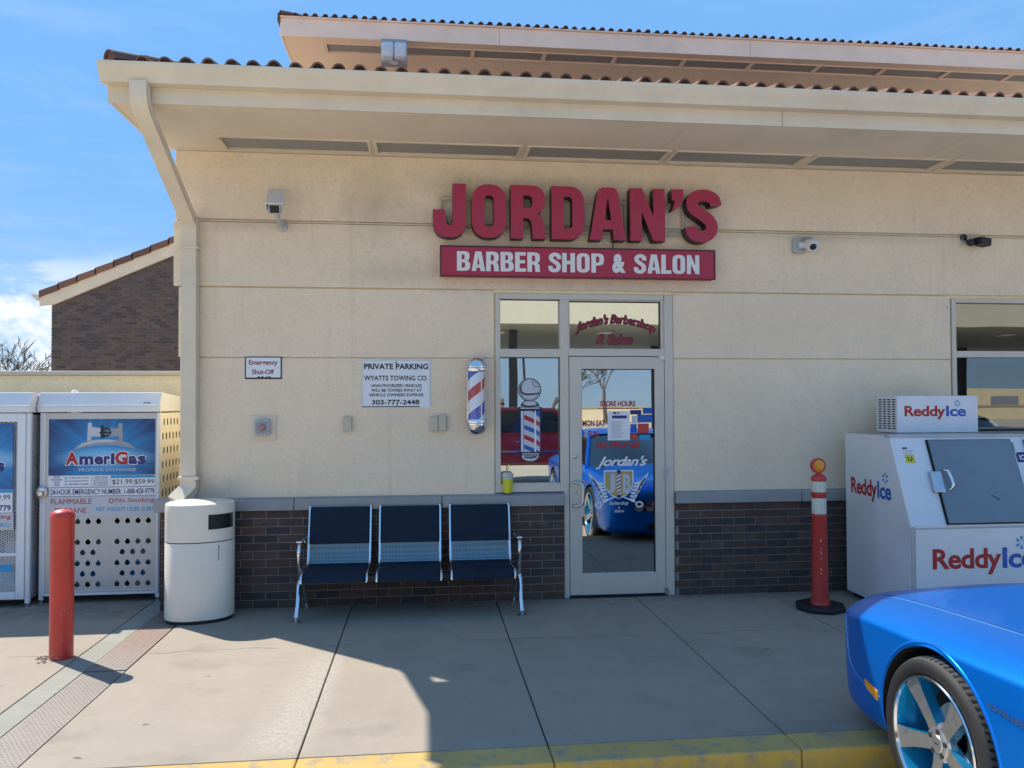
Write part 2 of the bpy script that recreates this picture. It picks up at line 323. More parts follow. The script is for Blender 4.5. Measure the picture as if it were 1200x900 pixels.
# ---------------------------------------------------------------- mesh helpers
class MB:
    def __init__(s): s.v = []; s.f = []
    def add(s, vs, fs):
        o = len(s.v); s.v += [tuple(v) for v in vs]; s.f += [tuple(i + o for i in f) for f in fs]; return s
    def box(s, x0, x1, y0, y1, z0, z1):
        return s.add([(x0, y0, z0), (x1, y0, z0), (x1, y1, z0), (x0, y1, z0), (x0, y0, z1), (x1, y0, z1), (x1, y1, z1), (x0, y1, z1)],
                     [(0, 3, 2, 1), (4, 5, 6, 7), (0, 1, 5, 4), (1, 2, 6, 5), (2, 3, 7, 6), (3, 0, 4, 7)])
    def prism(s, pts, axis, a, b):
        """polygon pts in the plane across `axis`, extruded from a to b (axis x: pts=(y,z); y: (x,z); z: (x,y))"""
        def P(p, t): return {'x': (t, p[0], p[1]), 'y': (p[0], t, p[1]), 'z': (p[0], p[1], t)}[axis]
        n = len(pts)
        return s.add([P(p, a) for p in pts] + [P(p, b) for p in pts],
                     [tuple(range(n - 1, -1, -1)), tuple(range(n, 2 * n))] + [(i, (i + 1) % n, n + (i + 1) % n, n + i) for i in range(n)])
    def quad(s, *p): return s.add(p, [tuple(range(len(p)))])
    def tube(s, path, r, n=8, cap=True):
        path = [Vector(p) for p in path]; k = len(path); rs = r if isinstance(r, (list, tuple)) else [r] * k
        o = len(s.v); up0 = None
        for i, p in enumerate(path):
            t = (path[min(i + 1, k - 1)] - path[max(i - 1, 0)]).normalized()
            if up0 is None: up0 = Vector((0, 0, 1)) if abs(t.z) < .9 else Vector((1, 0, 0))
            a = t.cross(up0).normalized(); b = t.cross(a).normalized(); up0 = -b if (-b).dot(up0) > 0 else b
            for j in range(n):
                q = 2 * math.pi * j / n; s.v.append(tuple(p + a * math.cos(q) * rs[i] + b * math.sin(q) * rs[i]))
        for i in range(k - 1):
            for j in range(n): s.f.append((o + i * n + j, o + i * n + (j + 1) % n, o + (i + 1) * n + (j + 1) % n, o + (i + 1) * n + j))
        if cap: s.f.append(tuple(o + j for j in range(n - 1, -1, -1))); s.f.append(tuple(o + (k - 1) * n + j for j in range(n)))
        return s
    def lathe(s, prof, c=(0, 0, 0), n=24, axis='z', sx=1., sy=1., cap=True):
        o = len(s.v)
        for r, h in prof:
            for j in range(n):
                q = 2 * math.pi * j / n; a, b = r * math.cos(q) * sx, r * math.sin(q) * sy
                s.v.append({'z': (c[0] + a, c[1] + b, c[2] + h), 'y': (c[0] + a, c[1] + h, c[2] + b), 'x': (c[0] + h, c[1] + a, c[2] + b)}[axis])
        for i in range(len(prof) - 1):
            for j in range(n): s.f.append((o + i * n + j, o + i * n + (j + 1) % n, o + (i + 1) * n + (j + 1) % n, o + (i + 1) * n + j))
        if cap:
            s.f.append(tuple(o + j for j in range(n - 1, -1, -1))); s.f.append(tuple(o + (len(prof) - 1) * n + j for j in range(n)))
        return s
    def mesh(s, name, mat, smooth=False, off=(0, 0, 0), weld=False):
        me = bpy.data.meshes.new(name); me.from_pydata([(a - off[0], b - off[1], c - off[2]) for a, b, c in s.v], [], s.f)
        me.validate(); me.update()
        import bmesh
        bm = bmesh.new(); bm.from_mesh(me)
        if weld: bmesh.ops.remove_doubles(bm, verts=bm.verts, dist=1e-5)
        bmesh.ops.recalc_face_normals(bm, faces=bm.faces); bm.to_mesh(me); bm.free()
        if mat: me.materials.append(MATS[mat] if isinstance(mat, str) else mat)
        if smooth:
            for p in me.polygons: p.use_smooth = True
            me.set_sharp_from_angle(angle=R(smooth if smooth > 1 else 38))
        return me

def link(o, parent=None):
    COL.objects.link(o)
    if parent: o.parent = parent
    return o
def thing(name, label, cat, loc=(0, 0, 0), group=None, rotz=0):
    o = bpy.data.objects.new(name, None); o.empty_display_size = .2; o.location = loc; o.rotation_euler[2] = rotz
    o['label'] = label; o['category'] = cat
    if group: o['group'] = group
    return link(o)
def org(parent):
    v = Vector((0, 0, 0)); p = parent
    while p is not None: v += p.location; p = p.parent
    return v
def part(name, mb, mat, parent=None, smooth=False, bevel=0, stuff=False, world=True, label=None, weld=False):
    """one mesh object; its vertices are given in world space and stored relative to the parent"""
    me = mb.mesh(name, mat, smooth, org(parent) if world else (0, 0, 0), weld)
    o = bpy.data.objects.new(name, me); link(o, parent)
    if bevel:
        m = o.modifiers.new('bevel', 'BEVEL'); m.width = bevel; m.segments = 2; m.limit_method = 'ANGLE'; m.angle_limit = R(40)
    if stuff: o['kind'] = 'stuff'
    if label: o['label'] = label
    return o
def single(name, mb, mat, label, cat, group=None, **k):
    o = part(name, mb, mat, None, **k); tagit(o, label, cat, group); return o
def tagit(o, label, cat, group=None):
    o['label'] = label; o['category'] = cat
    if group: o['group'] = group
def struct(name, mb, mat, parent=None, **k):
    o = part(name, mb, mat, parent, **k)
    if parent is None: o['kind'] = 'structure'
    return o
def duplicate(root, loc, label, rotz=None):
    c = root.copy(); link(c); c.location = loc; c['label'] = label
    if rotz is not None: c.rotation_euler[2] = rotz
    for ch in list(root.children):
        d = ch.copy(); link(d, c)
        for g in list(ch.children): link(g.copy(), d)
    return c

# ---------------------------------------------------------------- flat shapes and lettering
def curve_mesh(cu):
    t = bpy.data.objects.new('t', cu); COL.objects.link(t); bpy.context.view_layer.update()
    dg = bpy.context.evaluated_depsgraph_get(); me = bpy.data.meshes.new_from_object(t.evaluated_get(dg), depsgraph=dg)
    bpy.data.objects.remove(t); bpy.data.curves.remove(cu); return me
def place(me, name, mat, parent, O, U, V, label=None, side=None):
    """map mesh xy(z) to O + x U + y V + z N"""
    U, V = Vector(U).normalized(), Vector(V).normalized(); N = U.cross(V); o0 = org(parent); O = Vector(O)
    for v in me.vertices: v.co = O + U * v.co.x + V * v.co.y + N * v.co.z - o0
    me.materials.clear(); me.materials.append(MATS[mat] if isinstance(mat, str) else mat)
    if side:
        me.materials.append(MATS[side]); me.update()
        for p in me.polygons:
            if p.normal.dot(N) < .7: p.material_index = 1
            else: p.material_index = 0
    else:
        for p in me.polygons: p.material_index = 0
    me.name = name; o = bpy.data.objects.new(name, me); link(o, parent)
    if label: o['label'] = label
    return o
FX, FZ = (1, 0, 0), (0, 0, 1)      # a wall facing the camera: U to the right, V up, outward normal -Y
def shape(name, contours, mat, parent, O=(0, 0, 0), U=FX, V=FZ, t=.002, bevel=0, side=None, label=None):
    cu = bpy.data.curves.new(name, 'CURVE'); cu.dimensions = '2D'; cu.fill_mode = 'BOTH'
    for c in contours:
        sp = cu.splines.new('POLY'); sp.points.add(len(c) - 1); sp.use_cyclic_u = True
        for i, p in enumerate(c): sp.points[i].co = (p[0], p[1], 0, 1)
    cu.extrude = t / 2; cu.bevel_depth = bevel; cu.bevel_resolution = 1; cu.offset = -bevel
    me = curve_mesh(cu)
    for v in me.vertices: v.co.z += t / 2
    return place(me, name, mat, parent, O, U, V, label, side)
def text(name, body, mat, parent, O, w, h, U=FX, V=FZ, t=.001, fat=0., shear=0., fit=True, spacing=1., arc=None, label=None):
    cu = bpy.data.curves.new(name, 'FONT'); cu.body = body; cu.size = 1; cu.offset = fat; cu.shear = shear; cu.resolution_u = 3; cu.space_character = spacing
    cu.extrude = .0
    me = curve_mesh(cu)
    xs = [v.co.x for v in me.vertices]; ys = [v.co.y for v in me.vertices]; x0, x1, y0, y1 = min(xs), max(xs), min(ys), max(ys)
    kx = w / (x1 - x0); ky = h / (y1 - y0) if h else kx
    for v in me.vertices:
        x, y = (v.co.x - x0) * kx, (v.co.y - y0) * ky
        if arc: x, y = arc(x, y)
        v.co = (x, y, t)
    return place(me, name, mat, parent, O, U, V, label)
def circ(cx, cy, r, n=16, ry=None, a0=0, a1=360):
    ry = ry or r; full = abs(a1 - a0) >= 360
    return [(cx + r * math.cos(R(a0 + (a1 - a0) * i / (n if full else n - 1))), cy + ry * math.sin(R(a0 + (a1 - a0) * i / (n if full else n - 1)))) for i in range(n)]
def rrect(x0, y0, x1, y1, r=.01, n=4, k=(1, 1, 1, 1)):
    """rounded rectangle; k scales the radius of each corner (bl, br, tr, tl)"""
    out = []
    for (cx, cy, a), kk in zip(((x0, y0, 180), (x1, y0, 270), (x1, y1, 0), (x0, y1, 90)), k):
        q = r * kk
        if q <= 0: out.append((cx, cy)); continue
        sx = 1 if cx == x0 else -1; sy = 1 if cy == y0 else -1
        for i in range(n + 1):
            b = R(a + 90 * i / n); out.append((cx + sx * q + q * math.cos(b), cy + sy * q + q * math.sin(b)))
    return out
def rect(x0, y0, x1, y1): return [(x0, y0), (x1, y0), (x1, y1), (x0, y1)]
def smooth_path(pts, k=5):
    P = [Vector((*p, 0)[:3]) for p in pts]; out = []
    for i in range(len(P) - 1):
        a, b, c, d = P[max(i - 1, 0)], P[i], P[i + 1], P[min(i + 2, len(P) - 1)]
        for j in range(k):
            t = j / k; out.append(.5 * ((2 * b) + (c - a) * t + (2 * a - 5 * b + 4 * c - d) * t * t + (3 * b - a - 3 * c + d) * t ** 3))
    return out + [P[-1]]
def stroke(pts, w, k=5, taper=None):
    """outline of a brush stroke of width w along a smooth path"""
    P = smooth_path(pts, k); L, Rr = [], []
    for i, p in enumerate(P):
        t = (P[min(i + 1, len(P) - 1)] - P[max(i - 1, 0)]).normalized(); n = Vector((-t.y, t.x, 0)); ww = w / 2
        if taper: ww *= taper(i / (len(P) - 1))
        L.append((p.x + n.x * ww, p.y + n.y * ww)); Rr.append((p.x - n.x * ww, p.y - n.y * ww))
    return L + Rr[::-1]
def flat(name, x0, x1, z0, z1, y, mat, parent, t=.002, **k): return part(name, MB().box(x0, x1, y - t, y, z0, z1), mat, parent, **k)
# ---------------------------------------------------------------- ground, pavement, kerb
lot = struct('parking_lot', MB().box(-150, 150, -150, -3.13, -.35, -.15), 'asphalt')
yard = struct('back_lot', MB().box(-150, 150, -.0, 150, -.4, -.05).box(-150, -9.2, -3.13, 0, -.4, -.05).box(10.2, 150, -3.13, 0, -.4, -.05), 'asphalt')
pave = bpy.data.objects.new('pavement', None); link(pave); pave['kind'] = 'structure'
def slab(x0, x1, y0, y1, mat='pavement', name='slab', z=0.0, g=.004):
    return part(name, MB().box(x0 + g, x1 - g, y0 + .001, y1 - .001, -.12, z), mat, pave, bevel=.005)
for x0, x1, y0, y1 in ((-9.2, -6.2, -2.93, 3), (-6.2, -3.75, -2.93, 3), (-3.75, -2.33, -2.93, 3), (-2.17, -1.905, -.06, 3), (-1.905, -.61, -2.93, .05), (-.61, .61, -2.93, .05), (.61, 1.8415, -2.93, .05), (1.8415, 3.07, -2.93, .05), (3.07, 4.3, -2.93, .05), (4.3, 5.52, -2.93, .05), (5.52, 6.74, -2.93, .05), (6.74, 10.2, -2.93, .05)):
    slab(x0, x1, y0, y1)
part('joint_bed', MB().box(-9.2, 10.2, -2.935, 3, -.13, -.02), 'dark', pave)
part('edge_strip', MB().box(-2.326, -2.168, -2.929, 2.9, -.12, -.001), 'green_strip', pave, bevel=.002)
# steel tread plates over the trench
def tread(x0, x1, y0, y1, z=-.002):
    pl = part('tread_plate', MB().box(x0, x1, y0, y1, -.02, z), 'plate', pave)
    lug = MB(); k = 0; y = y0 + .02
    while y < y1 - .012:
        x = x0 + .014 + (k % 2) * .0125
        while x < x1 - .012:
            a = R(45 if (int(round((x - x0) / .0125)) + k) % 2 else -45); ca, sa = math.cos(a), math.sin(a)
            q = [(-.0115, 0), (0, .0032), (.0115, 0), (0, -.0032)]; q = [(x + u * ca - v * sa, y + u * sa + v * ca) for u, v in q]
            o = [(p[0], p[1], z) for p in q] + [(x, y, z + .0022)]
            lug.add(o, [(0, 1, 4), (1, 2, 4), (2, 3, 4), (3, 0, 4)]); x += .025
        y += .018; k += 1
    part('tread_lug', lug, 'plate', pl, stuff=True)
tread(-2.166, -1.914, -1.492, -.07); tread(-2.166, -1.914, -2.925, -1.504, -.006)
kerb = bpy.data.objects.new('kerb', None); link(kerb); kerb['kind'] = 'structure'
for x0, x1 in ((-9.2, -6.2), (-6.2, -3.7), (-3.7, -1.91), (-1.91, -.61), (-.61, .61), (.61, 1.8415), (1.8415, 3.07), (3.07, 4.3), (4.3, 6.74), (6.74, 10.2)):
    part('kerb_segment', MB().box(x0 + .002, x1 - .002, -3.13, -2.934, -.34, .002), 'kerb', kerb, bevel=.011)

# ---------------------------------------------------------------- the shop building
B = thing('shop_building', 'cream stucco shop building with brick base and two tiers of clay tiled eaves', 'building', (-2.03, 0, 0))
XR = 10.2
# structural walls behind the finish
core = MB()
core.box(-2.03, .612, .016, .2, 0, 3.84).box(2.2, 4.875, .016, .2, 0, 3.84).box(6.62, XR, .016, .2, 0, 3.84)
core.box(.612, 2.2, .016, .2, 2.666, 3.84).box(4.875, 6.62, .016, .2, 2.666, 3.84).box(4.875, 6.62, .016, .2, 0, .9).box(.612, 1.215, .016, .2, 0, .9)
core.box(-2.03, -1.83, .2, 6.5, -.05, 3.84).box(XR - .2, XR, .2, 6.5, 0, 3.84)
part('wall', core, 'stucco_plain', B)
part('interior', MB().box(-1.83, XR - .2, 4.6, 4.7, 0, 3).box(-1.83, XR - .2, .2, 4.6, 2.9, 3.0).box(-1.83, XR - .2, .2, 4.6, -.05, .004), 'interior', B)
def panel(x0, x1, y, z0, z1):
    part('stucco_panel', MB().box(x0, x1, y, .03, z0, z1), 'stucco', B, bevel=.004)
for x0, x1 in ((-2.03, .604), (2.208, 4.868), (6.63, XR)):
    panel(x0, x1, 0, .90, 2.094); panel(x0 - (.015 if x0 < -2 else 0), x1, -.001, 2.101, 2.688)
panel(-2.085, XR, -.012, 2.698, 3.240); panel(-2.075, XR, -.008, 3.266, 3.252 + .584); panel(-2.07, XR, -.003, 3.246, 3.259)
# brick base: each brick that shows is its own object
PIT = .0677
MBk = MB().box(0, .194, 0, .02, 0, .0585).mesh('brick', 'brick'); bcache = {}
def brick_piece(L):
    L = round(L, 3)
    if L not in bcache: bcache[L] = MB().box(0, L, 0, .02, 0, .0585).mesh('brick', 'brick')
    return bcache[L]
bcount = 0; rest = MB()
part('mortar_bed', MB().box(-2.163, 1.206, -.027, .016, 0, .812).box(2.2155, XR, -.027, .016, 0, .812), 'mortar', B)
for row in range(12):
    zz = .005 + row * PIT; ph = 2.335 if row % 2 else 2.436
    for seg0, seg1 in ((-2.165, 1.208), (2.2135, XR)):
        k = math.floor((seg0 - ph) / .2032) - 1
        while ph + k * .2032 < seg1:
            a, b = max(seg0, ph + k * .2032 + .0045), min(seg1, ph + (k + 1) * .2032 - .0045); k += 1
            if b - a < .02: continue
            if a < 3.75 and bcount < 300:
                o = bpy.data.objects.new('brick', brick_piece(b - a)); link(o, B); o.location = Vector((a, -.034 + random.uniform(-.0015, .0015), zz)) - B.location; bcount += 1
            else: rest.box(a, b, -.034, -.014, zz, zz + .0585)
# left return of the brick pier
for row in range(12): rest.box(-2.168, -2.1635, -.03 + (.1 if row % 2 else 0) * 0, .6, .005 + row * PIT, .005 + row * PIT + .0585)
part('brick_rest', rest, 'brick_stuff', B, stuff=True)
part('pier_side', MB().box(-2.163, -2.031, .016, 3.0, -.04, .812), 'mortar', B)
for a, b in ((-2.215, -1.092), (-1.086, .144), (.150, 1.212), (2.212, 3.368), (3.374, 4.6), (4.606, 6.0), (6.006, XR)):
    part('sill_stone', MB().prism([(.03, .813), (-.062, .813), (-.064, .905), (.03, .926)], 'x', a, b), 'sill', B, bevel=.006)
# ---- eave
part('soffit', MB().box(-2.19, XR, -.445, -.415, 3.838, 3.86).box(-2.19, -1.66, -.415, -.075, 3.838, 3.86).box(-2.19, XR, -.075, -.0, 3.838, 3.86)
     .box(-2.19, XR, -1.06, -.445, 3.8382, 3.86), 'soffit', B)
segs = [(-1.63, -.465), (-.39, .79), (.88, 2.06), (2.14, 3.30), (3.40, 4.585), (4.68, 5.86), (5.95, 7.1), (7.2, 8.4), (8.5, 9.9)]
px = -1.66
for a, b in segs:
    v = part('soffit_vent', MB().box(a, b, -.395, -.095, 3.848, 3.858), 'vent', B)
    fr = MB().box(a - .022, b + .022, -.417, -.395, 3.828, 3.85).box(a - .022, b + .022, -.095, -.073, 3.828, 3.85).box(a - .022, a, -.395, -.095, 3.828, 3.85).box(b, b + .022, -.395, -.095, 3.828, 3.85)
    part('vent_trim', fr, 'trim', v, bevel=.002)
    part('soffit_divider', MB().box(px, a - .022, -.415, -.075, 3.8385, 3.86), 'soffit', B) if a - .022 > px + .01 else None
    px = b + .022
part('soffit_bead', MB().box(-1.55, .1, -1.045, -1.03, 3.830, 3.838), 'trim', B)
for x in (2.0, 4.35): part('soffit_seam', MB().box(x, x + .006, -1.02, -.45, 3.835, 3.838), 'trim', B)
part('fascia_board', MB().box(-2.215, 2.74, -1.085, -1.06, 3.832, 4.04).box(2.744, XR, -1.085, -1.06, 3.832, 4.04), 'trim', B, bevel=.003)
part('end_fascia', MB().box(-2.213, -2.19, -1.06, .0, 3.834, 4.06).prism([(-1.06, 4.06), (0, 4.06), (0, 4.33)], 'x', -2.21, -2.192), 'trim', B, bevel=.003)
gp = [(-1.088, 3.945), (-1.165, 3.945), (-1.172, 3.955), (-1.175, 3.975), (-1.192, 4.0), (-1.215, 4.035), (-1.222, 4.06), (-1.222, 4.072), (-1.208, 4.072), (-1.2, 4.06), (-1.088, 4.06)]
part('gutter', MB().prism(gp, 'x', -2.235, XR), 'trim', B, smooth=30)
# ---- downspout
def box_tube(path, w, d, mb, side=Vector((1, 0, 0))):
    rings = []
    for i, p in enumerate(path):
        t = Vector(path[min(i + 1, len(path) - 1)]) - Vector(path[max(i - 1, 0)]); t.normalize(); a = (side - t * side.dot(t)).normalized(); b = t.cross(a)
        P = Vector(p); n = []
        prof = [(-.5, -.5), (-.3, -.5), (-.25, -.44), (-.15, -.44), (-.1, -.5), (.1, -.5), (.15, -.44), (.25, -.44), (.3, -.5), (.5, -.5), (.5, -.1), (.46, 0), (.5, .1), (.5, .5), (-.5, .5), (-.5, .1), (-.46, 0), (-.5, -.1)]
        rings.append([tuple(P + a * u * w + b * v * d) for u, v in prof])
    m = len(rings[0]); o = len(mb.v)
    for r in rings: mb.v += r
    for i in range(len(rings) - 1):
        for j in range(m): mb.f.append((o + i * m + j, o + i * m + (j + 1) % m, o + (i + 1) * m + (j + 1) % m, o + (i + 1) * m + j))
    mb.f.append(tuple(range(o + m - 1, o - 1, -1))); mb.f.append(tuple(o + (len(rings) - 1) * m + j for j in range(m)))
ds = thing('downspout', 'cream corrugated rain downspout running from the gutter down the left corner of the shop', 'downspout', (-1.95, -.1, .93))
xd, xw = -1.972, -1.937
m = MB(); box_tube([(xd, -1.155, 3.95), (xd, -1.155, 3.86), (xd, -1.13, 3.80), (xd + .002, -1.08, 3.765)], .115, .085, m); part('upper_elbow', m, 'trim', ds, smooth=40)
m = MB(); box_tube([(xd + .002, -1.085, 3.768), (xw, -.105, 3.225)], .112, .082, m); part('slanting_pipe', m, 'trim', ds, smooth=40)
m = MB(); box_tube([(xw, -.12, 3.235), (xw, -.075, 3.195), (xw, -.065, 3.13), (xw, -.065, 3.05)], .122, .092, m); part('wall_elbow', m, 'trim', ds, smooth=40)
m = MB(); box_tube([(xw, -.065, 3.05), (xw + .008, -.065, 1.05)], .116, .086, m); part('vertical_pipe', m, 'trim', ds, smooth=40)
m = MB(); box_tube([(xw + .008, -.065, 1.06), (xw + .005, -.068, 1.02), (xw - .01, -.09, .985), (xw - .045, -.125, .945), (xw - .075, -.16, .905)], .124, .094, m); part('spout_elbow', m, 'trim', ds, smooth=40)
part('strap', MB().box(xw - .075, xw + .09, -.12, -.003, 1.085, 1.11), 'trim', ds, bevel=.002)
part('strap', MB().box(xw - .07, xw + .075, -.118, -.003, 2.99, 3.01), 'trim', ds, bevel=.002)

# ---- clay tiles
def tile_mesh(r, L, t=.012, n=9, taper=.88):
    m = MB()
    o = [(r * math.cos(math.pi * i / n), r * math.sin(math.pi * i / n)) for i in range(n + 1)]; q = [((r - t) * math.cos(math.pi * i / n), (r - t) * math.sin(math.pi * i / n)) for i in range(n, -1, -1)]
    c = o + q; k = len(c)
    m.add([(x, 0, z) for x, z in c] + [(x * taper, L, z * taper) for x, z in c], [(i, (i + 1) % k, k + (i + 1) % k, k + i) for i in range(k)] + [(i, i + 1, k - 2 - i, k - 1 - i) for i in range(n)])
    # mortar plug a little way in from the mouth
    m.plug = len(m.f)
    m.add([(x, .018, z) for x, z in q], [tuple(range(len(q)))])
    wing = [(-.90 * r, .40 * r), (-1.12 * r, .17 * r), (-1.42 * r, .05 * r), (-1.85 * r, .0)]
    w2 = [(x * (1 if L else 1), L, z) for x, z in wing]
    m.add([(x, .004, z) for x, z in wing] + w2 + [(x, .004, z - .010) for x, z in wing], [(i, i + 1, 5 + i, 4 + i) for i in range(3)] + [(i, 8 + i, 9 + i, i + 1) for i in range(3)])
    return m
def tiled_roof(parent, x0, x1, y0, z0, slope, y1, r, pitch, visible_x, L=.40, rows=3):
    tm = tile_mesh(r, L).mesh('roof_tile', 'tile', 40); tm.materials.append(MATS['tile_mouth_shade']); tm.polygons[tile_mesh(r, L).plug].material_index = 1; a = math.atan(slope); ca, sa = math.cos(a), math.sin(a)
    x = x0; cnt = 0; rest = MB(); base = tile_mesh(r, L)
    while x < x1:
        for k in range(rows):
            yy, zz = y0 + k * (L - .06) * ca, z0 + k * (L - .06) * sa + .004 * k
            if k == 0 and x < visible_x:
                o = bpy.data.objects.new('roof_tile', tm); link(o, parent); o.rotation_euler = (a + random.uniform(-.02, .02), random.uniform(-.05, .05), random.uniform(-.03, .03))
                o.location = Vector((x + random.uniform(-.005, .005), yy + random.uniform(-.012, .010), zz + random.uniform(-.003, .004))) - org(parent); cnt += 1
            else: rest.add([(px_ + x, yy + py_ * ca - pz_ * sa, zz + py_ * sa + pz_ * ca) for px_, py_, pz_ in base.v], base.f)
        x += pitch
    part('tile_rows', rest, 'tile_stuff', parent, smooth=40, stuff=True)
    part('pan_tiles', MB().add([(x0 - pitch * .5, y0 + .02, z0 + .006), (x1, y0 + .02, z0 + .006), (x1, y1, z0 + .006 + (y1 - y0) * slope), (x0 - pitch * .5, y1, z0 + .006 + (y1 - y0) * slope),
        (x0 - pitch * .5, y0 + .02, z0 - .02), (x1, y0 + .02, z0 - .02), (x1, y1, z0 - .05 + (y1 - y0) * slope), (x0 - pitch * .5, y1, z0 - .05 + (y1 - y0) * slope)],
        [(0, 1, 2, 3), (7, 6, 5, 4), (0, 4, 5, 1), (1, 5, 6, 2), (2, 6, 7, 3), (3, 7, 4, 0)]), 'tile', parent)
tiled_roof(B, -1.948, XR, -1.185, 4.078, .24, .0, .048, .1492, 7.5)
part('roof_deck', MB().prism([(0, 4.05), (6.4, 5.6), (6.4, 5.5), (0, 3.86)], 'x', -2.06, XR), 'tile', B)
for k in range(3):
    hm = tile_mesh(.072, .34, n=10).mesh('ridge_tile', 'tile', 40); o = bpy.data.objects.new('ridge_tile', hm); link(o, B)
    o.rotation_euler = (R(11), 0, R(-42)); d = Vector((math.sin(R(42)) * math.cos(R(11)), math.cos(R(42)) * math.cos(R(11)), math.sin(R(11))))
    o.location = Vector((-2.165, -1.19, 4.083)) + d * (.27 * k) - B.location
# ---- tower behind, with its own eave
part('tower_wall', MB().box(-2.06, XR + 3, 6.95, 7.15, 0, 7.6).box(-2.06, -1.86, 7.15, 12, 0, 7.6), 'stucco_pink_bounce', B)
part('tower_soffit', MB().box(-2.215, XR + 4, 5.72, 5.9, 7.47, 7.50).box(-2.215, -1.60, 5.9, 6.25, 7.47, 7.50).box(-2.215, XR + 4, 6.25, 6.96, 7.47, 7.50).box(-2.06, XR + 4, 5.9, 6.25, 7.51, 7.52), 'stucco_pink_bounce', B)
tx = -1.56
while tx < 13:
    a, b = tx, tx + 1.13
    v = part('tower_vent', MB().box(a, b, 5.92, 6.23, 7.485, 7.50), 'vent', B)
    part('vent_trim', MB().box(a - .03, b + .03, 5.895, 5.92, 7.455, 7.485).box(a - .03, b + .03, 6.23, 6.255, 7.455, 7.485).box(a - .03, a, 5.92, 6.23, 7.455, 7.485).box(b, b + .03, 5.92, 6.23, 7.455, 7.485), 'trim_pink', v)
    tx += 1.19
part('tower_fascia', MB().box(-2.24, 1.2, 5.69, 5.72, 7.46, 7.74).box(1.204, 5.4, 5.69, 5.72, 7.46, 7.74).box(5.404, XR + 4.1, 5.69, 5.72, 7.46, 7.74).box(-2.24, -2.21, 5.72, 7.0, 7.46, 7.74), 'trim_pink', B, bevel=.005)
part('tower_drip_edge', MB().box(-2.26, XR + 4.1, 5.66, 5.72, 7.742, 7.76), 'trim_pink', B)
tiled_roof(B, -2.0, XR + 4, 5.655, 7.765, .22, 7.2, .047, .1525, 99, rows=2)
for k in range(2):
    o = bpy.data.objects.new('ridge_tile', bpy.data.meshes['ridge_tile']); link(o, B); o.rotation_euler = (R(11), 0, R(-50)); o.location = Vector((-2.22 + .2 * k, 5.66 + .16 * k, 7.765 + .03 * k)) - B.location
part('tower_ridge_cap', MB().box(-2.275, -2.24, 5.66, 7.0, 7.66, 7.80), 'tile', B)

# ---- entrance: frame, windows, door
E_ = thing('entrance_frame', 'beige painted metal entrance frame holding side window and two transom panes', 'window frame', (1.4, .03, 0))
fm = MB()
fm.box(.612, .657, -.012, .08, .928, 2.664)                       # left jamb
fm.box(.657, 2.12, -.012, .08, 2.616, 2.664)                      # head
fm.box(1.183, 1.258, -.014, .08, .928, 2.616).box(1.2115, 1.258, -.014, .08, 0, .928)
fm.box(2.126, 2.202, -.014, .08, 0, 2.664)
fm.box(.657, 1.183, -.013, .08, 2.106, 2.179).box(1.258, 2.126, -.013, .08, 2.118, 2.183)
fm.box(.657, 1.183, -.012, .08, .930, 1.006)
part('frame', fm, 'frame', E_, bevel=.004)
part('glazing_bead', MB().box(2.098, 2.126, .004, .05, 2.183, 2.616).box(1.258, 1.272, .004, .05, 2.183, 2.616).box(1.272, 2.098, .006, .05, 2.606, 2.616), 'frame', E_, bevel=.002)
part('transom_pane', MB().box(.657, 1.183, .042, .048, 2.179, 2.616), 'glass', E_)
part('transom_pane', MB().box(1.272, 2.098, .042, .048, 2.183, 2.606), 'glass', E_)
part('window_pane', MB().box(.657, 1.183, .042, .048, 1.006, 2.106), 'glass', E_)
part('gasket', MB().box(.657, .661, .030, .042, 1.006, 2.106).box(1.179, 1.183, .030, .042, 1.006, 2.106).box(.657, 1.183, .03, .042, 2.100, 2.106).box(.657, 1.183, .03, .042, 2.61, 2.616).box(1.272, 2.098, .03, .042, 2.599, 2.606).box(2.092, 2.098, .03, .042, 2.183, 2.606), 'dark', E_)
D_ = thing('entrance_door', 'beige framed glass shop door with white crest and red store hours lettering', 'door', (2.12, 0, .01))
dm = MB(); dm.box(1.264, 1.374, -.008, .05, .022, 2.112).box(2.034, 2.122, -.008, .05, .022, 2.112).box(1.374, 2.034, -.008, .05, 2.004, 2.112).box(1.374, 2.034, -.008, .05, .022, .206)
part('door_frame', dm, 'frame', D_, bevel=.003)
part('door_pane', MB().box(1.374, 2.034, .018, .024, .206, 2.004), 'glass', D_)
part('gasket', MB().box(1.374, 1.378, .006, .018, .206, 2.004).box(2.027, 2.034, .006, .018, .206, 2.004).box(1.374, 2.034, .006, .018, 1.998, 2.004), 'dark', D_)
part('threshold', MB().box(1.258, 2.126, -.03, .08, .001, .02), 'dark', D_)
part('handle', MB().tube([(1.295, -.005, 1.012), (1.295, -.055, 1.012), (1.33, -.075, 1.010), (1.362, -.08, .99), (1.368, -.08, .955), (1.368, -.08, .865), (1.362, -.08, .83), (1.33, -.075, .808), (1.295, -.055, .806), (1.295, -.005, .806)], .0125, 10), 'steel', D_, smooth=40)
part('lock_cylinder', MB().lathe([(.018, 0), (.018, -.012), (.013, -.016), (.006, -.016)], (1.31, -.008, 1.235), 16, 'y'), 'steel', D_, smooth=40)
part('lock_cylinder', MB().lathe([(.012, 0), (.012, -.008), (.005, -.01)], (1.31, -.008, .925), 14, 'y'), 'steel', D_, smooth=40)
part('hinge', MB().box(2.112, 2.135, -.03, -.008, 1.045, 1.085).box(2.117, 2.130, -.034, -.008, 1.02, 1.045).box(2.112, 2.135, -.03, -.008, 1.088, 1.125), 'steel', D_, bevel=.002)
part('pivot', MB().box(2.108, 2.138, -.034, -.008, .012, .075), 'steel', D_, bevel=.003)
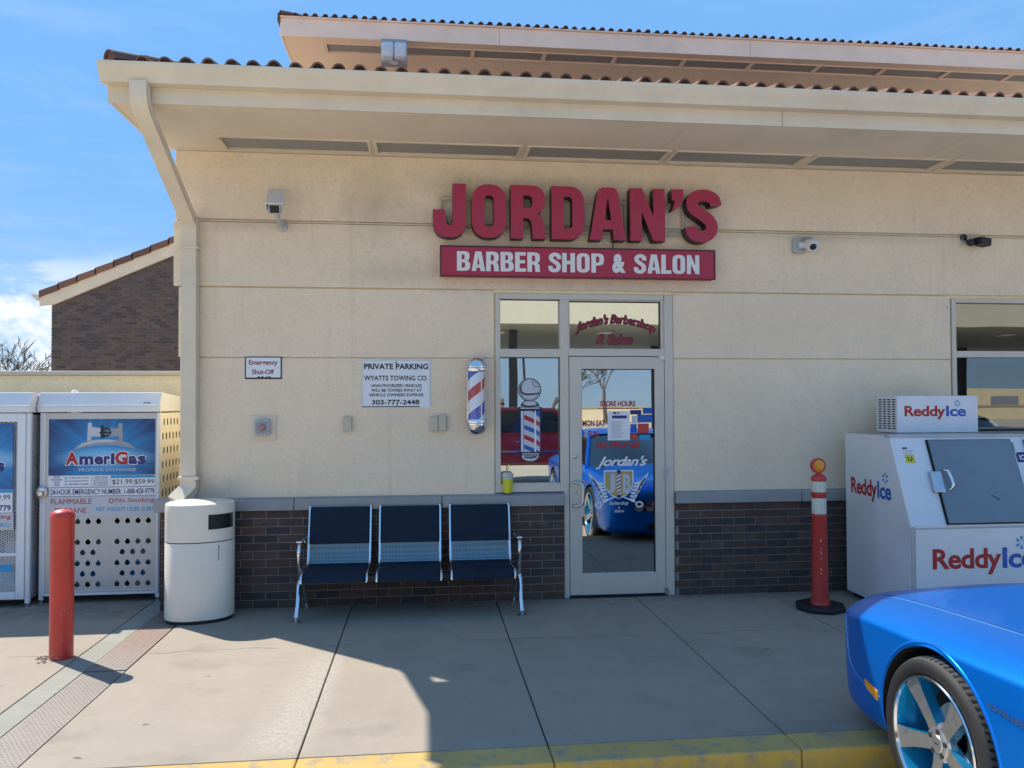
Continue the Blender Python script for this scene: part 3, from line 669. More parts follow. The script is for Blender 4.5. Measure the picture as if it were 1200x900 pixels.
part('door_stop', MB().box(2.085, 2.122, -.03, -.008, 2.085, 2.118).box(2.07, 2.09, -.02, -.012, 2.10, 2.125), 'white_plastic', D_, bevel=.003)
# lettering on the door glass (outer face y=.018)
Y = .0175
rd = lambda b, x0, x1, z0, z1, **k: text('lettering', b, 'print_red', D_, (x0, Y, z0), x1 - x0, z1 - z0, fat=.035, **k)
rd('STORE HOURS', 1.545, 1.865, 1.672, 1.722); flat('underline', 1.525, 1.890, 1.652, 1.658, Y, 'print_maroon', D_, .001)
rd('MON SAT', 1.385, 1.590, 1.497, 1.553); rd('SUN', 1.435, 1.528, 1.408, 1.458); rd('303-799-6160', 1.500, 1.900, 1.300, 1.358)
nt_ = flat('paper_notice', 1.612, 1.812, 1.372, 1.632, Y + .001, 'print_white', D_, .002)
for i in range(14): flat('print_line', 1.64, 1.64 + .12 * random.uniform(.6, 1), 1.535 - i * .0108, 1.5385 - i * .0108, Y - .0015, 'print_grey', nt_, .0006)
flat('print_line', 1.652, 1.785, 1.566, 1.592, Y - .0015, 'print_navy', nt_, .0006); flat('print_line', 1.66, 1.69, 1.606, 1.622, Y - .0015, 'print_black', nt_, .0006); flat('print_line', 1.70, 1.715, 1.606, 1.622, Y - .0015, 'print_black', nt_, .0006)
for x0, x1, z0, z1, mt in ((1.816, 1.92, 1.60, 1.64, 'print_navy'), (1.83, 1.875, 1.52, 1.59, 'print_silver'), (1.88, 2.024, 1.53, 1.60, 'print_blue'), (1.818, 1.875, 1.44, 1.515, 'print_blue'), (1.885, 1.985, 1.43, 1.52, 'orange_plastic'), (1.82, 1.88, 1.38, 1.43, 'orange_plastic'), (1.90, 2.0, 1.375, 1.42, 'print_sky'), (1.93, 2.024, 1.605, 1.66, 'print_blue')):
    flat('sticker', x0, x1, z0, z1, Y, mt, D_, .001)
text('lettering', "Jordan's", 'print_white', D_, (1.500, Y, 1.118), .47, .115, fat=.022, shear=.45, spacing=.92)
# crest: shield, initials, pole, wings, scissors
def sh(cs, mat, t=.001, nm='crest'): return shape(nm, cs, mat, D_, (0, Y, 0), t=t)
shield = lambda i: [(1.575 + i, 1.108 - i), (1.842 - i, 1.108 - i), (1.842 - i, .985 + i * .3), (1.825 - i, .93), (1.78 - i * .6, .885 + i * .5), (1.7085, .852 + i * 1.1), (1.637 + i * .6, .885 + i * .5), (1.592 + i, .93), (1.575 + i, .985 + i * .3)]
sh([shield(0)], 'print_white', .0010, 'shield'); sh([shield(.011)], 'print_gold', .0016, 'shield')
sh([[(1.592, 1.092), (1.68, 1.092), (1.68, 1.065), (1.592, 1.065)]], 'print_grey', .0020, 'shield')
text('initial', 'J', 'print_silver', D_, (1.600, Y - .002, .905), .075, .17, fat=.05); text('initial', 'B', 'print_silver', D_, (1.745, Y - .002, .905), .075, .17, fat=.05)
sh([rect(1.690, .89, 1.727, 1.085)], 'print_white', .0028, 'pole')
for i in range(6): sh([[(1.690, .895 + i * .032), (1.727, .917 + i * .032), (1.727, .931 + i * .032), (1.690, .909 + i * .032)]], 'print_navy' if i % 2 else 'print_maroon', .0033, 'pole_stripe')
for zc in (.878, 1.093): sh([circ(1.7085, zc, .019, 12)], 'print_navy', .0036, 'pole_end')
for s in (-1, 1):
    X = lambda d: 1.7085 + s * d
    for i in range(6):
        r0 = .135 - i * .006; tip = (.270 - i * .026, 1.085 - i * .042); base = (r0 - .01, .985 - i * .026)
        mid_ = ((tip[0] + base[0]) / 2 + .012, (tip[1] + base[1]) / 2 - .028)
        sh([stroke([(X(base[0]), base[1]), (X(mid_[0]), mid_[1]), (X(tip[0]), tip[1])], .026, 5, lambda q: .35 + 1.2 * q * (1 - q) * 2 if q < .9 else .25)], 'print_white', .001, 'wing_feather')
    sh([stroke([(X(-.02), .90), (X(.05), .868), (X(.15), .822)], .011, 4)], 'print_white', .0014, 'scissor_blade')
    sh([circ(X(.185), .803, .034, 16, .028), circ(X(.185), .803, .022, 14, .017)], 'print_white', .001, 'scissor_ring')
text('lettering', 'Barbershop', 'print_silver', D_, (1.620, Y, .792), .175, .042, fat=.025, shear=.4); text('lettering', '&', 'print_silver', D_, (1.700, Y, .768), .018, .02, fat=.02); text('lettering', 'Salon', 'print_silver', D_, (1.665, Y, .735), .09, .028, fat=.025, shear=.4)
# transom script on an arch
def arch(w, k): return lambda x, y: (x, y + k * (1 - ((x - w / 2) / (w / 2)) ** 2))
for i, (mt, dx, dz, fat, yy) in enumerate((('print_black', .006, -.006, .05, .0415), ('print_maroon', 0, 0, .035, .0400))):
    text('lettering', "Jordan's Barbershop", mt, E_, (1.325 + dx, yy, 2.305 + dz), .73, .11, fat=fat, shear=.3, spacing=.93, arc=arch(.73, .085))
    text('lettering', '& Salon', mt, E_, (1.515 + dx, yy, 2.225 + dz), .335, .10, fat=fat, shear=.3, spacing=.95)
# barber pole picture on the window glass
P_ = thing('barber_pole_decal', 'flat printed barber pole with ball top stuck on the side window glass', 'window decal', (.92, .04, 1.19))
Yd = .0415
def dc(cs, mat, t, nm='print'): return shape(nm, cs, mat, P_, (0, Yd, 0), t=t)
dc([circ(.92, 1.822, .103, 28)], 'print_black', .0010, 'ball'); dc([circ(.92, 1.822, .097, 28)], 'print_grey', .0013, 'ball')
dc([circ(.92, 1.800, .070, 20, .060)], 'print_silver', .0016, 'ball')
dc([[(.850, 1.80), (.848, 1.85), (.870, 1.89), (.91, 1.912), (.95, 1.91), (.965, 1.885), (.985, 1.87), (1.004, 1.862), (1.008, 1.83), (.995, 1.79), (.95, 1.782), (.90, 1.780)]], 'print_silver', .0020, 'ball')
dc([stroke([(.846, 1.868), (.838, 1.835), (.850, 1.800), (.885, 1.782), (.935, 1.783), (.985, 1.788), (1.003, 1.800)], .017, 5, lambda q: .5 + 1.6 * q * (1 - q))], 'print_black', .0024, 'ball')
dc([stroke([(.944, 1.905), (.948, 1.872), (.970, 1.850), (1.002, 1.852)], .006, 5)], 'print_black', .0024, 'ball')
dc([[(.868, 1.722), (.972, 1.722), (.998, 1.700), (1.006, 1.676), (.836, 1.676), (.845, 1.700)]], 'print_black', .0010, 'collar'); dc([[(.878, 1.720), (.962, 1.720), (.985, 1.698), (.99, 1.682), (.855, 1.682), (.86, 1.70)]], 'print_silver', .0014, 'collar')
dc([stroke([(.852, 1.700), (.870, 1.684), (.92, 1.676), (.975, 1.684), (.992, 1.700)], .012, 4)], 'print_black', .0018, 'collar')
dc([rrect(.815, 1.636, 1.030, 1.672, .016)], 'print_black', .0022, 'collar'); dc([rrect(.835, 1.655, 1.008, 1.665, .005)], 'print_silver', .0026, 'collar')
dc([rect(.834, 1.262, 1.014, 1.64)], 'print_navy', .001, 'cylinder'); dc([rect(.842, 1.262, 1.007, 1.64)], 'print_silver', .0014, 'cylinder')
dc([rect(.858, 1.262, .866, 1.64)], 'print_grey', .0017, 'cylinder'); dc([[(.93, 1.64), (1.007, 1.64), (1.007, 1.575)]], 'print_blue', .0017, 'stripe')
for i in range(4):
    z1 = 1.603 - i * .0865; mt = 'print_blue' if i % 2 else 'print_red'
    fz = lambda x: z1 - (x - .868) * .43
    dc([[(.868, fz(.868)), (.958, fz(.958)), (.958, max(1.264, fz(.958) - .039)), (.868, fz(.868) - .039)]], mt, .0018, 'stripe')
    dc([[(.975, fz(.975) + .002), (1.005, fz(1.005) - .008), (1.005, max(1.264, fz(1.005) - .050)), (.975, max(1.264, fz(.975) - .040))]], mt, .0018, 'stripe')
dc([rect(.960, 1.264, .973, 1.64)], 'print_white', .0022, 'cylinder'); dc([rect(.842, 1.264, .853, 1.64)], 'print_white', .0020, 'cylinder')
dc([rrect(.822, 1.246, 1.034, 1.276, .014)], 'print_black', .0026, 'base'); dc([rrect(.850, 1.254, 1.00, 1.263, .004)], 'print_silver', .0030, 'base')
dc([circ(.922, 1.248, .084, 18, .062, 180, 360)], 'print_black', .001, 'base'); dc([circ(.922, 1.246, .076, 18, .052, 180, 360)], 'print_silver', .0016, 'base'); dc([circ(.930, 1.246, .060, 14, .030, 180, 360)], 'print_grey', .0020, 'base'); dc([stroke([(.87, 1.232), (.92, 1.225), (.975, 1.236)], .010, 4)], 'print_black', .0023, 'base')
# right-hand window
Wn = thing('side_window', 'large dark tinted window behind the ice freezer at the right end of the wall', 'window', (5.7, .03, .92))
wm = MB().box(4.876, 4.918, -.012, .08, .928, 2.664).box(6.57, 6.62, -.012, .08, .928, 2.664).box(4.918, 6.57, -.012, .08, 2.628, 2.664).box(4.918, 6.57, -.013, .08, 2.118, 2.176).box(4.918, 6.57, -.012, .08, .93, .99)
part('frame', wm, 'frame', Wn, bevel=.003)
part('pane', MB().box(4.918, 6.57, .042, .048, 2.176, 2.628), 'glass_dark', Wn); part('pane', MB().box(4.918, 6.57, .042, .048, .99, 2.118), 'glass_dark', Wn)
part('latch', MB().lathe([(.012, 0), (.012, -.02), (.006, -.025)], (4.845, -.002, 2.585), 10, 'y'), 'white_plastic', Wn, smooth=40)
# ---------------------------------------------------------------- shop sign: channel letters on a rail
LS = thing('shop_name_sign', "large raised red channel letters reading JORDAN'S on a metal rail above the entrance", 'sign', (1.3, 0, 3.1))
def glyph(c):
    if c == 'J': return [[(.168, .46), (.282, .46), (.282, .13), (.272, .075), (.242, .03), (.195, .004), (.14, -.003), (.085, .004), (.038, .03), (.009, .075), (0, .13), (0, .235), (.105, .235), (.105, .135), (.118, .108), (.14, .1), (.16, .11), (.168, .135)]]
    if c == 'O': return [rrect(0, 0, .292, .46, .13, 7), rrect(.107, .095, .187, .365, .036, 5)]
    if c == 'R': return [[(0, 0), (0, .46), (.18, .46), (.232, .452), (.272, .425), (.293, .38), (.297, .33), (.29, .275), (.265, .235), (.232, .215), (.262, .195), (.283, .15), (.302, 0), (.192, 0), (.18, .13), (.165, .165), (.14, .175), (.108, .175), (.108, 0)], [(.108, .262), (.108, .372), (.15, .372), (.178, .36), (.187, .33), (.187, .305), (.178, .272), (.15, .262)]]
    if c == 'D': return [rrect(0, 0, .286, .46, .125, 7, (0, 1, 1, 0)), rrect(.107, .09, .182, .37, .034, 4, (0, 1, 1, 0))]
    if c == 'A': return [[(0, 0), (.068, .41), (.085, .445), (.115, .46), (.205, .46), (.235, .445), (.252, .41), (.32, 0), (.214, 0), (.203, .095), (.117, .095), (.106, 0)], [(.131, .175), (.189, .175), (.16, .375)]]
    if c == 'N': return [[(0, 0), (0, .46), (.108, .46), (.208, .215), (.208, .46), (.312, .46), (.312, 0), (.208, 0), (.104, .255), (.104, 0)]]
    if c == "'": return [[(.02, .46), (.128, .46), (.128, .385), (.108, .335), (.06, .29), (.018, .275), (.04, .318), (.05, .36), (.02, .36)]]
    if c == 'S': return [stroke([(.285, .325), (.272, .372), (.225, .405), (.16, .412), (.098, .395), (.068, .348), (.085, .292), (.15, .245), (.215, .198), (.248, .142), (.232, .082), (.175, .05), (.11, .052), (.068, .082), (.052, .135)], .104, 5)]
LX = [('J', .070), ('O', .402), ('R', .735), ('D', 1.089), ('A', 1.424), ('N', 1.782), ("'", 2.135), ('S', 2.272)]
for c, x in LX:
    me_o = shape('letter', glyph(c), 'sign_red', LS, (x, -.045, 3.117), t=.115, side='sign_dark', bevel=.0)
part('rail', MB().box(.13, 2.30, -.045, -.032, 3.463, 3.488), 'beige', LS, bevel=.002)
part('rail', MB().box(.13, 2.30, -.045, -.032, 3.190, 3.215), 'beige', LS, bevel=.002)
for x in (.13, .75, 1.40, 1.76, 2.285): part('rail_post', MB().box(x, x + .02, -.043, -.010, 3.215, 3.463), 'beige', LS, bevel=.002)
part('cable', MB().tube([(1.655, -.03, 3.19), (1.665, -.028, 3.13), (1.658, -.022, 3.08), (1.664, -.02, 3.05)], .004, 5), 'print_black', LS)
CS = thing('shop_box_sign', 'long crimson box sign with white letters BARBER SHOP & SALON under the raised name', 'sign', (1.35, 0, 2.8))
part('sign_box', MB().box(.134, 2.558, -.115, -.014, 2.795, 3.048), 'sign_red', CS, bevel=.004)
part('sign_edge', MB().box(.130, 2.562, -.121, -.1155, 2.788, 2.797).box(.130, 2.562, -.121, -.1155, 3.046, 3.055).box(.130, .138, -.121, -.1155, 2.797, 3.046).box(2.554, 2.562, -.121, -.1155, 2.797, 3.046), 'sign_dark', CS)
def block(c):
    """heavy condensed capitals, height 1"""
    if c == 'B': return [[(0, 0), (0, 1), (.36, 1), (.48, .95), (.53, .84), (.53, .66), (.49, .56), (.42, .52), (.51, .47), (.56, .37), (.56, .16), (.50, .05), (.37, 0)], [(.2, .16), (.2, .43), (.3, .43), (.345, .39), (.345, .2), (.3, .16)], [(.2, .58), (.2, .84), (.28, .84), (.325, .80), (.325, .62), (.28, .58)]], .62
    if c == 'A': return [[(0, 0), (.16, 1), (.42, 1), (.58, 0), (.385, 0), (.36, .17), (.215, .17), (.19, 0)], [(.235, .33), (.34, .33), (.288, .75)]], .62
    if c == 'R': return [[(0, 0), (0, 1), (.36, 1), (.49, .94), (.54, .82), (.54, .60), (.49, .49), (.42, .46), (.50, .40), (.525, .31), (.55, 0), (.345, 0), (.33, .27), (.29, .36), (.2, .38), (.2, 0)], [(.2, .53), (.2, .84), (.29, .84), (.34, .79), (.34, .58), (.29, .53)]], .62
    if c == 'E': return [[(0, 0), (0, 1), (.46, 1), (.46, .83), (.2, .83), (.2, .59), (.43, .59), (.43, .43), (.2, .43), (.2, .17), (.47, .17), (.47, 0)]], .53
    if c == 'S': return [stroke([(.45, .68), (.44, .82), (.34, .905), (.22, .905), (.12, .83), (.11, .70), (.18, .60), (.33, .48), (.42, .37), (.43, .22), (.35, .10), (.23, .085), (.12, .12), (.085, .22), (.08, .32)], .19, 4)], .59
    if c == 'H': return [[(0, 0), (0, 1), (.2, 1), (.2, .6), (.36, .6), (.36, 1), (.56, 1), (.56, 0), (.36, 0), (.36, .42), (.2, .42), (.2, 0)]], .64
    if c == 'O': return [rrect(0, 0, .56, 1, .22, 5), rrect(.2, .17, .36, .83, .07, 4)], .64
    if c == 'P': return [[(0, 0), (0, 1), (.36, 1), (.49, .95), (.55, .83), (.55, .56), (.49, .43), (.36, .38), (.2, .38), (.2, 0)], [(.2, .53), (.2, .85), (.3, .85), (.35, .8), (.35, .58), (.3, .53)]], .61
    if c == 'L': return [[(0, 0), (0, 1), (.2, 1), (.2, .18), (.45, .18), (.45, 0)]], .51
    if c == 'N': return [[(0, 0), (0, 1), (.18, 1), (.38, .47), (.38, 1), (.56, 1), (.56, 0), (.39, 0), (.18, .53), (.18, 0)]], .64
    if c == '&': return [stroke([(.56, .02), (.30, .42), (.17, .72), (.20, .86), (.31, .90), (.41, .84), (.41, .72), (.28, .58), (.12, .42), (.09, .24), (.17, .11), (.30, .09), (.42, .17), (.52, .40)], .14, 4)], .68
    return None, .30
TXT = 'BARBER SHOP & SALON'; tw = sum(block(c)[1] for c in TXT); H = .168; K = (2.43 - .275) / tw; xx = .275
for c in TXT:
    g, wd = block(c)
    if c == '&': text('letter', '&', 'white_plastic', CS, (xx, -.1160, 2.838), K * .60, H, t=.006, fat=.055)
    elif g: shape('letter', [[(p[0] * K, p[1] * H) for p in q] for q in g], 'white_plastic', CS, (xx, -.1155, 2.838), t=.006)
    xx += wd * K
# ---------------------------------------------------------------- wall signs and boxes
T = thing('towing_sign', 'white private parking towing notice with black lettering in the middle of the wall', 'sign', (-.24, 0, 1.66))
part('sign_plate', MB().box(-.537, .052, -.006, .0, 1.668, 2.085), 'print_white', T, bevel=.002)
yT = -.0065
t_ = lambda b, x0, x1, z0, z1, f=.02: text('lettering', b, 'print_black', T, (x0, yT, z0), x1 - x0, z1 - z0, fat=f)
t_('PRIVATE PARKING', -.515, .030, 1.998, 2.048, .03); t_('WYATTS TOWING CO.', -.515, .025, 1.902, 1.945)
t_('UNAUTHORIZED VEHICLES', -.455, -.025, 1.846, 1.872); t_('WILL BE TOWED AWAY AT', -.455, -.025, 1.806, 1.832); t_('VEHICLE OWNERS EXPENSE', -.475, -.010, 1.766, 1.792); t_('303-777-2448', -.450, -.045, 1.695, 1.738, .025)
part('border', MB().box(-.532, .046, yT - .001, yT, 2.076, 2.079).box(-.532, -.529, yT - .001, yT, 1.676, 2.076).box(.043, .046, yT - .001, yT, 1.676, 2.076), 'print_grey', T)
part('border', MB().box(-.532, -.04, yT - .001, yT, 1.674, 1.682), 'print_black', T)
part('screw', MB().lathe([(.008, 0), (.006, -.004), (.002, -.005)], (-.245, yT, 2.056), 8, 'y'), 'print_black', T); part('screw', MB().lathe([(.006, 0), (.004, -.004)], (-.235, yT, 1.69), 8, 'y'), 'rust', T)
T = thing('emergency_sign', 'small chipped white Emergency Shut-Off sign with red lettering at the left of the wall', 'sign', (-1.35, 0, 1.91))
part('sign_plate', MB().box(-1.503, -1.202, -.006, 0, 1.916, 2.104), 'dark', T); part('sign_face', MB().box(-1.494, -1.211, -.0085, -.006, 1.928, 2.096), 'print_white', T, bevel=.002)
text('lettering', 'Emergency', 'print_maroon', T, (-1.470, -.009, 2.022), .235, .055, fat=.02); text('lettering', 'Shut-Off', 'print_maroon', T, (-1.445, -.009, 1.955), .18, .042, fat=.02)
for x, z in ((-1.40, 1.934), (-1.37, 1.934), (-1.335, 1.932), (-1.31, 1.934)): flat('chip', x, x + .02, z - .006, z + .003, -.0088, 'print_black', T, .001)
for x, z in ((-1.475, 2.012), (-1.228, 2.012)): part('screw', MB().lathe([(.005, 0), (.004, -.003)], (x, -.009, z), 8, 'y'), 'steel', T)
T = thing('shutoff_button', 'emergency stop button under a clear guard on a cream plate below the small sign', 'push button', (-1.35, 0, 1.40))
part('back_plate', MB().box(-1.462, -1.243, -.012, 0, 1.400, 1.608), 'trim', T, bevel=.004)
part('guard', MB().prism(rrect(-1.418, 1.44, -1.292, 1.575, .018), 'y', -.055, -.012), 'cam_grey', T, bevel=.006)
part('guard_face', MB().prism(rrect(-1.405, 1.455, -1.305, 1.56, .02), 'y', -.060, -.0555), 'print_grey', T, bevel=.004)
part('button', MB().lathe([(.03, 0), (.03, -.012), (.02, -.02), (.005, -.022)], (-1.352, -.0602, 1.51), 18, 'y'), 'reddish_glass', T, smooth=40)
for x0, x1, l in ((-.690, -.618, 'single small beige junction box on the wall under the towing notice'), (.044, .114, 'left one of two touching beige junction boxes beside the barber pole'), (.118, .186, 'right one of two touching beige junction boxes beside the barber pole')):
    o = single('junction_box', MB().box(x0, x1, -.042, 0, 1.470, 1.592 + (.012 if x0 > .1 else 0)), 'beige', l, 'junction box', 'junction boxes on the wall', bevel=.006)
# ---------------------------------------------------------------- barber pole on the wall
P = thing('barber_pole', 'chrome capped cylindrical barber pole with red white and blue stripes fixed beside the entrance', 'barber pole', (.437, -.11, 1.43))
cx, cy = .437, -.115
part('top_cap', MB().lathe([(.090, 1.975), (.094, 1.985), (.094, 2.0), (.082, 2.008), (.082, 2.022), (.088, 2.028), (.084, 2.05), (.07, 2.078), (.045, 2.10), (.01, 2.11)], (cx, cy, 0), 28), 'chrome', P, smooth=30)
part('bottom_cap', MB().lathe([(.01, 1.425), (.045, 1.435), (.072, 1.460), (.085, 1.49), (.09, 1.515), (.082, 1.52), (.082, 1.532), (.094, 1.54), (.096, 1.552), (.090, 1.57)], (cx, cy, 0), 28), 'chrome', P, smooth=30)
def pole_mat():
    m = NT('barber_stripes'); sx = m.n('ShaderNodeSeparateXYZ'); m.l(m.coord('World'), sx.inputs[0])
    a = m.math('ARCTAN2', m.math('SUBTRACT', sx.outputs[1], cy), m.math('SUBTRACT', sx.outputs[0], cx))
    v = m.math('FRACT', m.math('SUBTRACT', m.math('MULTIPLY', sx.outputs[2], 2.5), m.math('MULTIPLY', a, .42 / math.pi)))
    v = m.math('FRACT', m.math('ADD', v, .62))
    cr = m.n('ShaderNodeValToRGB'); cr.color_ramp.interpolation = 'CONSTANT'; e = cr.color_ramp.elements
    e[0].position = 0; e[0].color = (.70, .70, .76, 1); e[1].position = .27; e[1].color = (.45, .02, .02, 1)
    for p, c in ((.5, (.70, .70, .76, 1)), (.73, (.01, .06, .42, 1))): q = e.new(p); q.color = c
    m.l(v, cr.inputs[0]); m.set(color=cr.outputs[0], rough=.15, coat=1., spec=.6); return m.m
part('striped_tube', MB().lathe([(.0745, 1.57), (.0745, 1.975)], (cx, cy, 0), 32), pole_mat(), P, smooth=30)
part('bracket', MB().box(cx - .03, cx + .03, cy + .06, 0, 1.50, 1.53).box(cx - .03, cx + .03, cy + .06, 0, 2.0, 2.03), 'chrome', P, stuff=False)
for q in (-60, 20, 200, 250): part('side_bar', MB().box(cx + .079 * math.cos(R(q)) - .004, cx + .079 * math.cos(R(q)) + .004, cy + .079 * math.sin(R(q)) - .004, cy + .079 * math.sin(R(q)) + .004, 1.57, 1.975), 'chrome', P) if q in (-60, 200) else None
# ---------------------------------------------------------------- cameras, lights on the walls
C1 = thing('security_camera', 'boxy pale grey security camera on a bent arm high on the wall near the downspout', 'security camera', (-1.215, 0, 3.2))
part('wall_flange', MB().lathe([(.045, 0), (.045, -.01), (.02, -.02)], (-1.200, -.012, 3.205), 16, 'y'), 'cam_grey', C1, smooth=40)
part('arm', MB().tube([(-1.200, -.03, 3.205), (-1.203, -.10, 3.215), (-1.213, -.17, 3.27), (-1.222, -.2, 3.38)], .02, 10), 'cam_grey', C1, smooth=40)
q = MB().box(-.055, .055, -.28, .0, 0, .10); hd = part('housing', q, 'cam_grey', C1, bevel=.012, world=False); hd.location = (-.005, -.10, .20); hd.rotation_euler = (R(36), 0, R(4))
q = MB().box(-.066, .066, -.30, .01, .098, .108).box(-.066, -.060, -.30, .01, .03, .098).box(.060, .066, -.30, .01, .03, .098); q = part('sun_shield', q, 'white_plastic', C1, world=False, bevel=.002); q.location = hd.location; q.rotation_euler = hd.rotation_euler
q = part('lens_window', MB().box(-.036, .036, -.284, -.279, .018, .08), 'print_black', C1, world=False); q.location = hd.location; q.rotation_euler = hd.rotation_euler
C2 = thing('dome_camera', 'white turret style security camera on the wall right of the red signs', 'security camera', (3.42, 0, 3.12))
part('base', MB().prism(rrect(3.325, 3.055, 3.43, 3.20, .02), 'y', -.045, -.008), 'cam_grey', C2, bevel=.008)
part('bracket', MB().tube([(3.385, -.04, 3.13), (3.43, -.075, 3.125)], .03, 12), 'white_plastic', C2, smooth=40)
q = part('body', MB().lathe([(.02, .10), (.05, .09), (.058, .06), (.06, -.02), (.056, -.05), (.045, -.06), (.042, -.055)], (0, 0, 0), 22, 'y'), 'white_plastic', C2, world=False, smooth=40); q.location = (.045, -.11, -.0); q.rotation_euler = (R(28), 0, R(-12))
q = part('lens', MB().lathe([(.03, -.058), (.02, -.064), (.004, -.066)], (0, 0, 0), 18, 'y'), 'print_black', C2, world=False, smooth=40); q.location = (.045, -.11, -.0); q.rotation_euler = (R(28), 0, R(-12))
part('cap', MB().box(3.40, 3.47, -.13, -.04, 3.185, 3.20), 'cam_grey', C2, bevel=.004)
C3 = thing('black_camera', 'small black camera with a square head on a short wall mount far right', 'security camera', (5.05, 0, 3.16))
part('mount', MB().lathe([(.03, 0), (.03, -.02), (.012, -.03)], (5.0, -.012, 3.235), 12, 'y').tube([(5.0, -.03, 3.235), (5.01, -.06, 3.19)], .01, 6), 'print_black', C3, smooth=40)
part('ball_joint', MB().lathe([(.005, -.035), (.03, -.022), (.038, 0), (.03, .022), (.005, .035)], (5.02, -.09, 3.175), 14), 'print_black', C3, smooth=40)
q = part('head', MB().box(-.06, .06, -.05, .05, -.035, .035), 'print_black', C3, world=False, bevel=.006); q.location = (.075, -.10, .02); q.rotation_euler = (0, R(8), R(10))
part('cable', MB().tube([(4.99, -.02, 3.27), (4.97, -.04, 3.23), (4.985, -.045, 3.19), (5.0, -.07, 3.17)], .004, 5), 'print_grey', C3)
UL = thing('eave_floodlight', 'frosted half round wall pack light hanging under the upper eave', 'light fixture', (-.475, 5.6, 7.25))
pr = [(-.15, .0), (.0, .0), (.0, .27), (-.15, .27), (-.19, .25), (-.205, .18), (-.205, .09), (-.19, .03)]
part('lens', MB().prism([(5.70 + a, 7.10 + b) for a, b in pr], 'x', -.672, -.478), 'lamp_cover', UL, bevel=.035)
part('lens', MB().prism([(5.70 + a, 7.10 + b) for a, b in pr], 'x', -.472, -.278), 'lamp_cover', UL, bevel=.035)
part('housing', MB().box(-.68, -.27, 5.66, 5.80, 7.075, 7.47), 'print_grey', UL, bevel=.01)
part('reflector', MB().lathe([(.07, 0), (.05, .02), (.02, .03)], (-.475, 5.6, 7.06), 14), 'lamp_cover', UL, smooth=40)
# ---------------------------------------------------------------- drink cup on the sill
K_ = thing('drink_cup', 'clear lidded cup of yellow drink on the sill below the side window', 'cup', (.715, -.03, .93))
part('cup', MB().lathe([(.036, .0), (.050, .15), (.052, .155)], (.715, -.022, .928), 20), 'cup_clear', K_, smooth=40)
part('drink', MB().lathe([(.0375, .002), (.0482, .118)], (.715, -.022, .928), 20), 'yellow_drink', K_, smooth=40)
part('lid', MB().lathe([(.054, .152), (.054, .16), (.046, .165), (.040, .175), (.01, .176)], (.715, -.022, .928), 20), 'cup_clear', K_, smooth=40)
part('straw', MB().tube([(.716, -.022, 1.0), (.722, -.022, 1.175)], .004, 6), 'yellow_label', K_)
# ---------------------------------------------------------------- litter bin
N_ = thing('litter_bin', 'oval off-white metal litter bin with a dark slot standing by the downspout', 'litter bin', (-1.785, -.275, 0))
bc = Vector((-1.785, -.275, 0))
def oval(z0, z1, mat, nm, r=1.0, slot=None, cap0=True, cap1=True, ptop=None, n=64):
    m = MB(); pts = []
    for j in range(n):
        a = 2 * math.pi * j / n; ex = 2 / 2.25
        u = .262 * math.copysign(abs(math.cos(a)) ** ex, math.cos(a)); v = .212 * math.copysign(abs(math.sin(a)) ** ex, math.sin(a)); pts.append((u * r, v * r))
    ro = R(14); P = lambda p, z, k=1: (bc.x + k * (p[0] * math.cos(ro) - p[1] * math.sin(ro)), bc.y + k * (p[0] * math.sin(ro) + p[1] * math.cos(ro)), z)
    zs = [z0] + ([slot[2], slot[3]] if slot else []) + [z1]
    for zz in zs: m.v += [P(p, zz) for p in pts]
    for i in range(len(zs) - 1):
        for j in range(n):
            if slot and i == 1 and slot[0] <= j < slot[1]: continue
            m.f.append((i * n + j, i * n + (j + 1) % n, (i + 1) * n + (j + 1) % n, (i + 1) * n + j))
    top = (len(zs) - 1) * n
    if ptop:
        for k, dz in ptop:
            o = len(m.v); m.v += [P(p, z1 + dz, k) for p in pts]
            for j in range(n): m.f.append((top + j, top + (j + 1) % n, o + (j + 1) % n, o + j))
            top = o
    if cap1: m.f.append(tuple(top + j for j in range(n)))
    if cap0: m.f.append(tuple(range(n - 1, -1, -1)))
    return part(nm, m, mat, N_, smooth=35), P, pts
oval(.0, .035, 'black', 'base_ring', .965); oval(.028, .618, 'can', 'body', 1.0, ptop=[(.985, .006)]); oval(.618, .634, 'dark', 'gap', .972)
lid, P, pts = oval(.632, .905, 'can', 'lid', 1.0, slot=(50, 60, .722, .848), ptop=[(.985, .014), (.93, .022), (.6, .034), (.2, .038)])
ins = MB(); n = 10
ring = [P(pts[j % 64], .722, .9) for j in range(50, 61)] + [P(pts[j % 64], .848, .9) for j in range(60, 49, -1)]
ins.add(ring, [tuple(range(len(ring)))]); outer0 = [P(pts[j % 64], .722, 1) for j in range(50, 61)]; outer1 = [P(pts[j % 64], .848, 1) for j in range(50, 61)]; in0 = [P(pts[j % 64], .722, .9) for j in range(50, 61)]; in1 = [P(pts[j % 64], .848, .9) for j in range(50, 61)]
for a, b in ((outer0, in0), (outer1, in1)):
    for j in range(10): ins.add([a[j], a[j + 1], b[j + 1], b[j]], [(0, 1, 2, 3)])
ins.add([outer0[0], in0[0], in1[0], outer1[0]], [(0, 1, 2, 3)]); ins.add([outer0[-1], in0[-1], in1[-1], outer1[-1]], [(0, 1, 2, 3)])
part('slot', ins, 'print_black', N_)
rimr = MB(); rimr.tube([P(pts[j % 64], .846, 1.004) for j in range(50, 61)], .004, 5); part('slot_rim', rimr, 'can', N_)
rimr = MB(); rimr.tube([P(pts[j % 64], .724, 1.004) for j in range(50, 61)], .004, 5); part('slot_rim', rimr, 'can', N_)
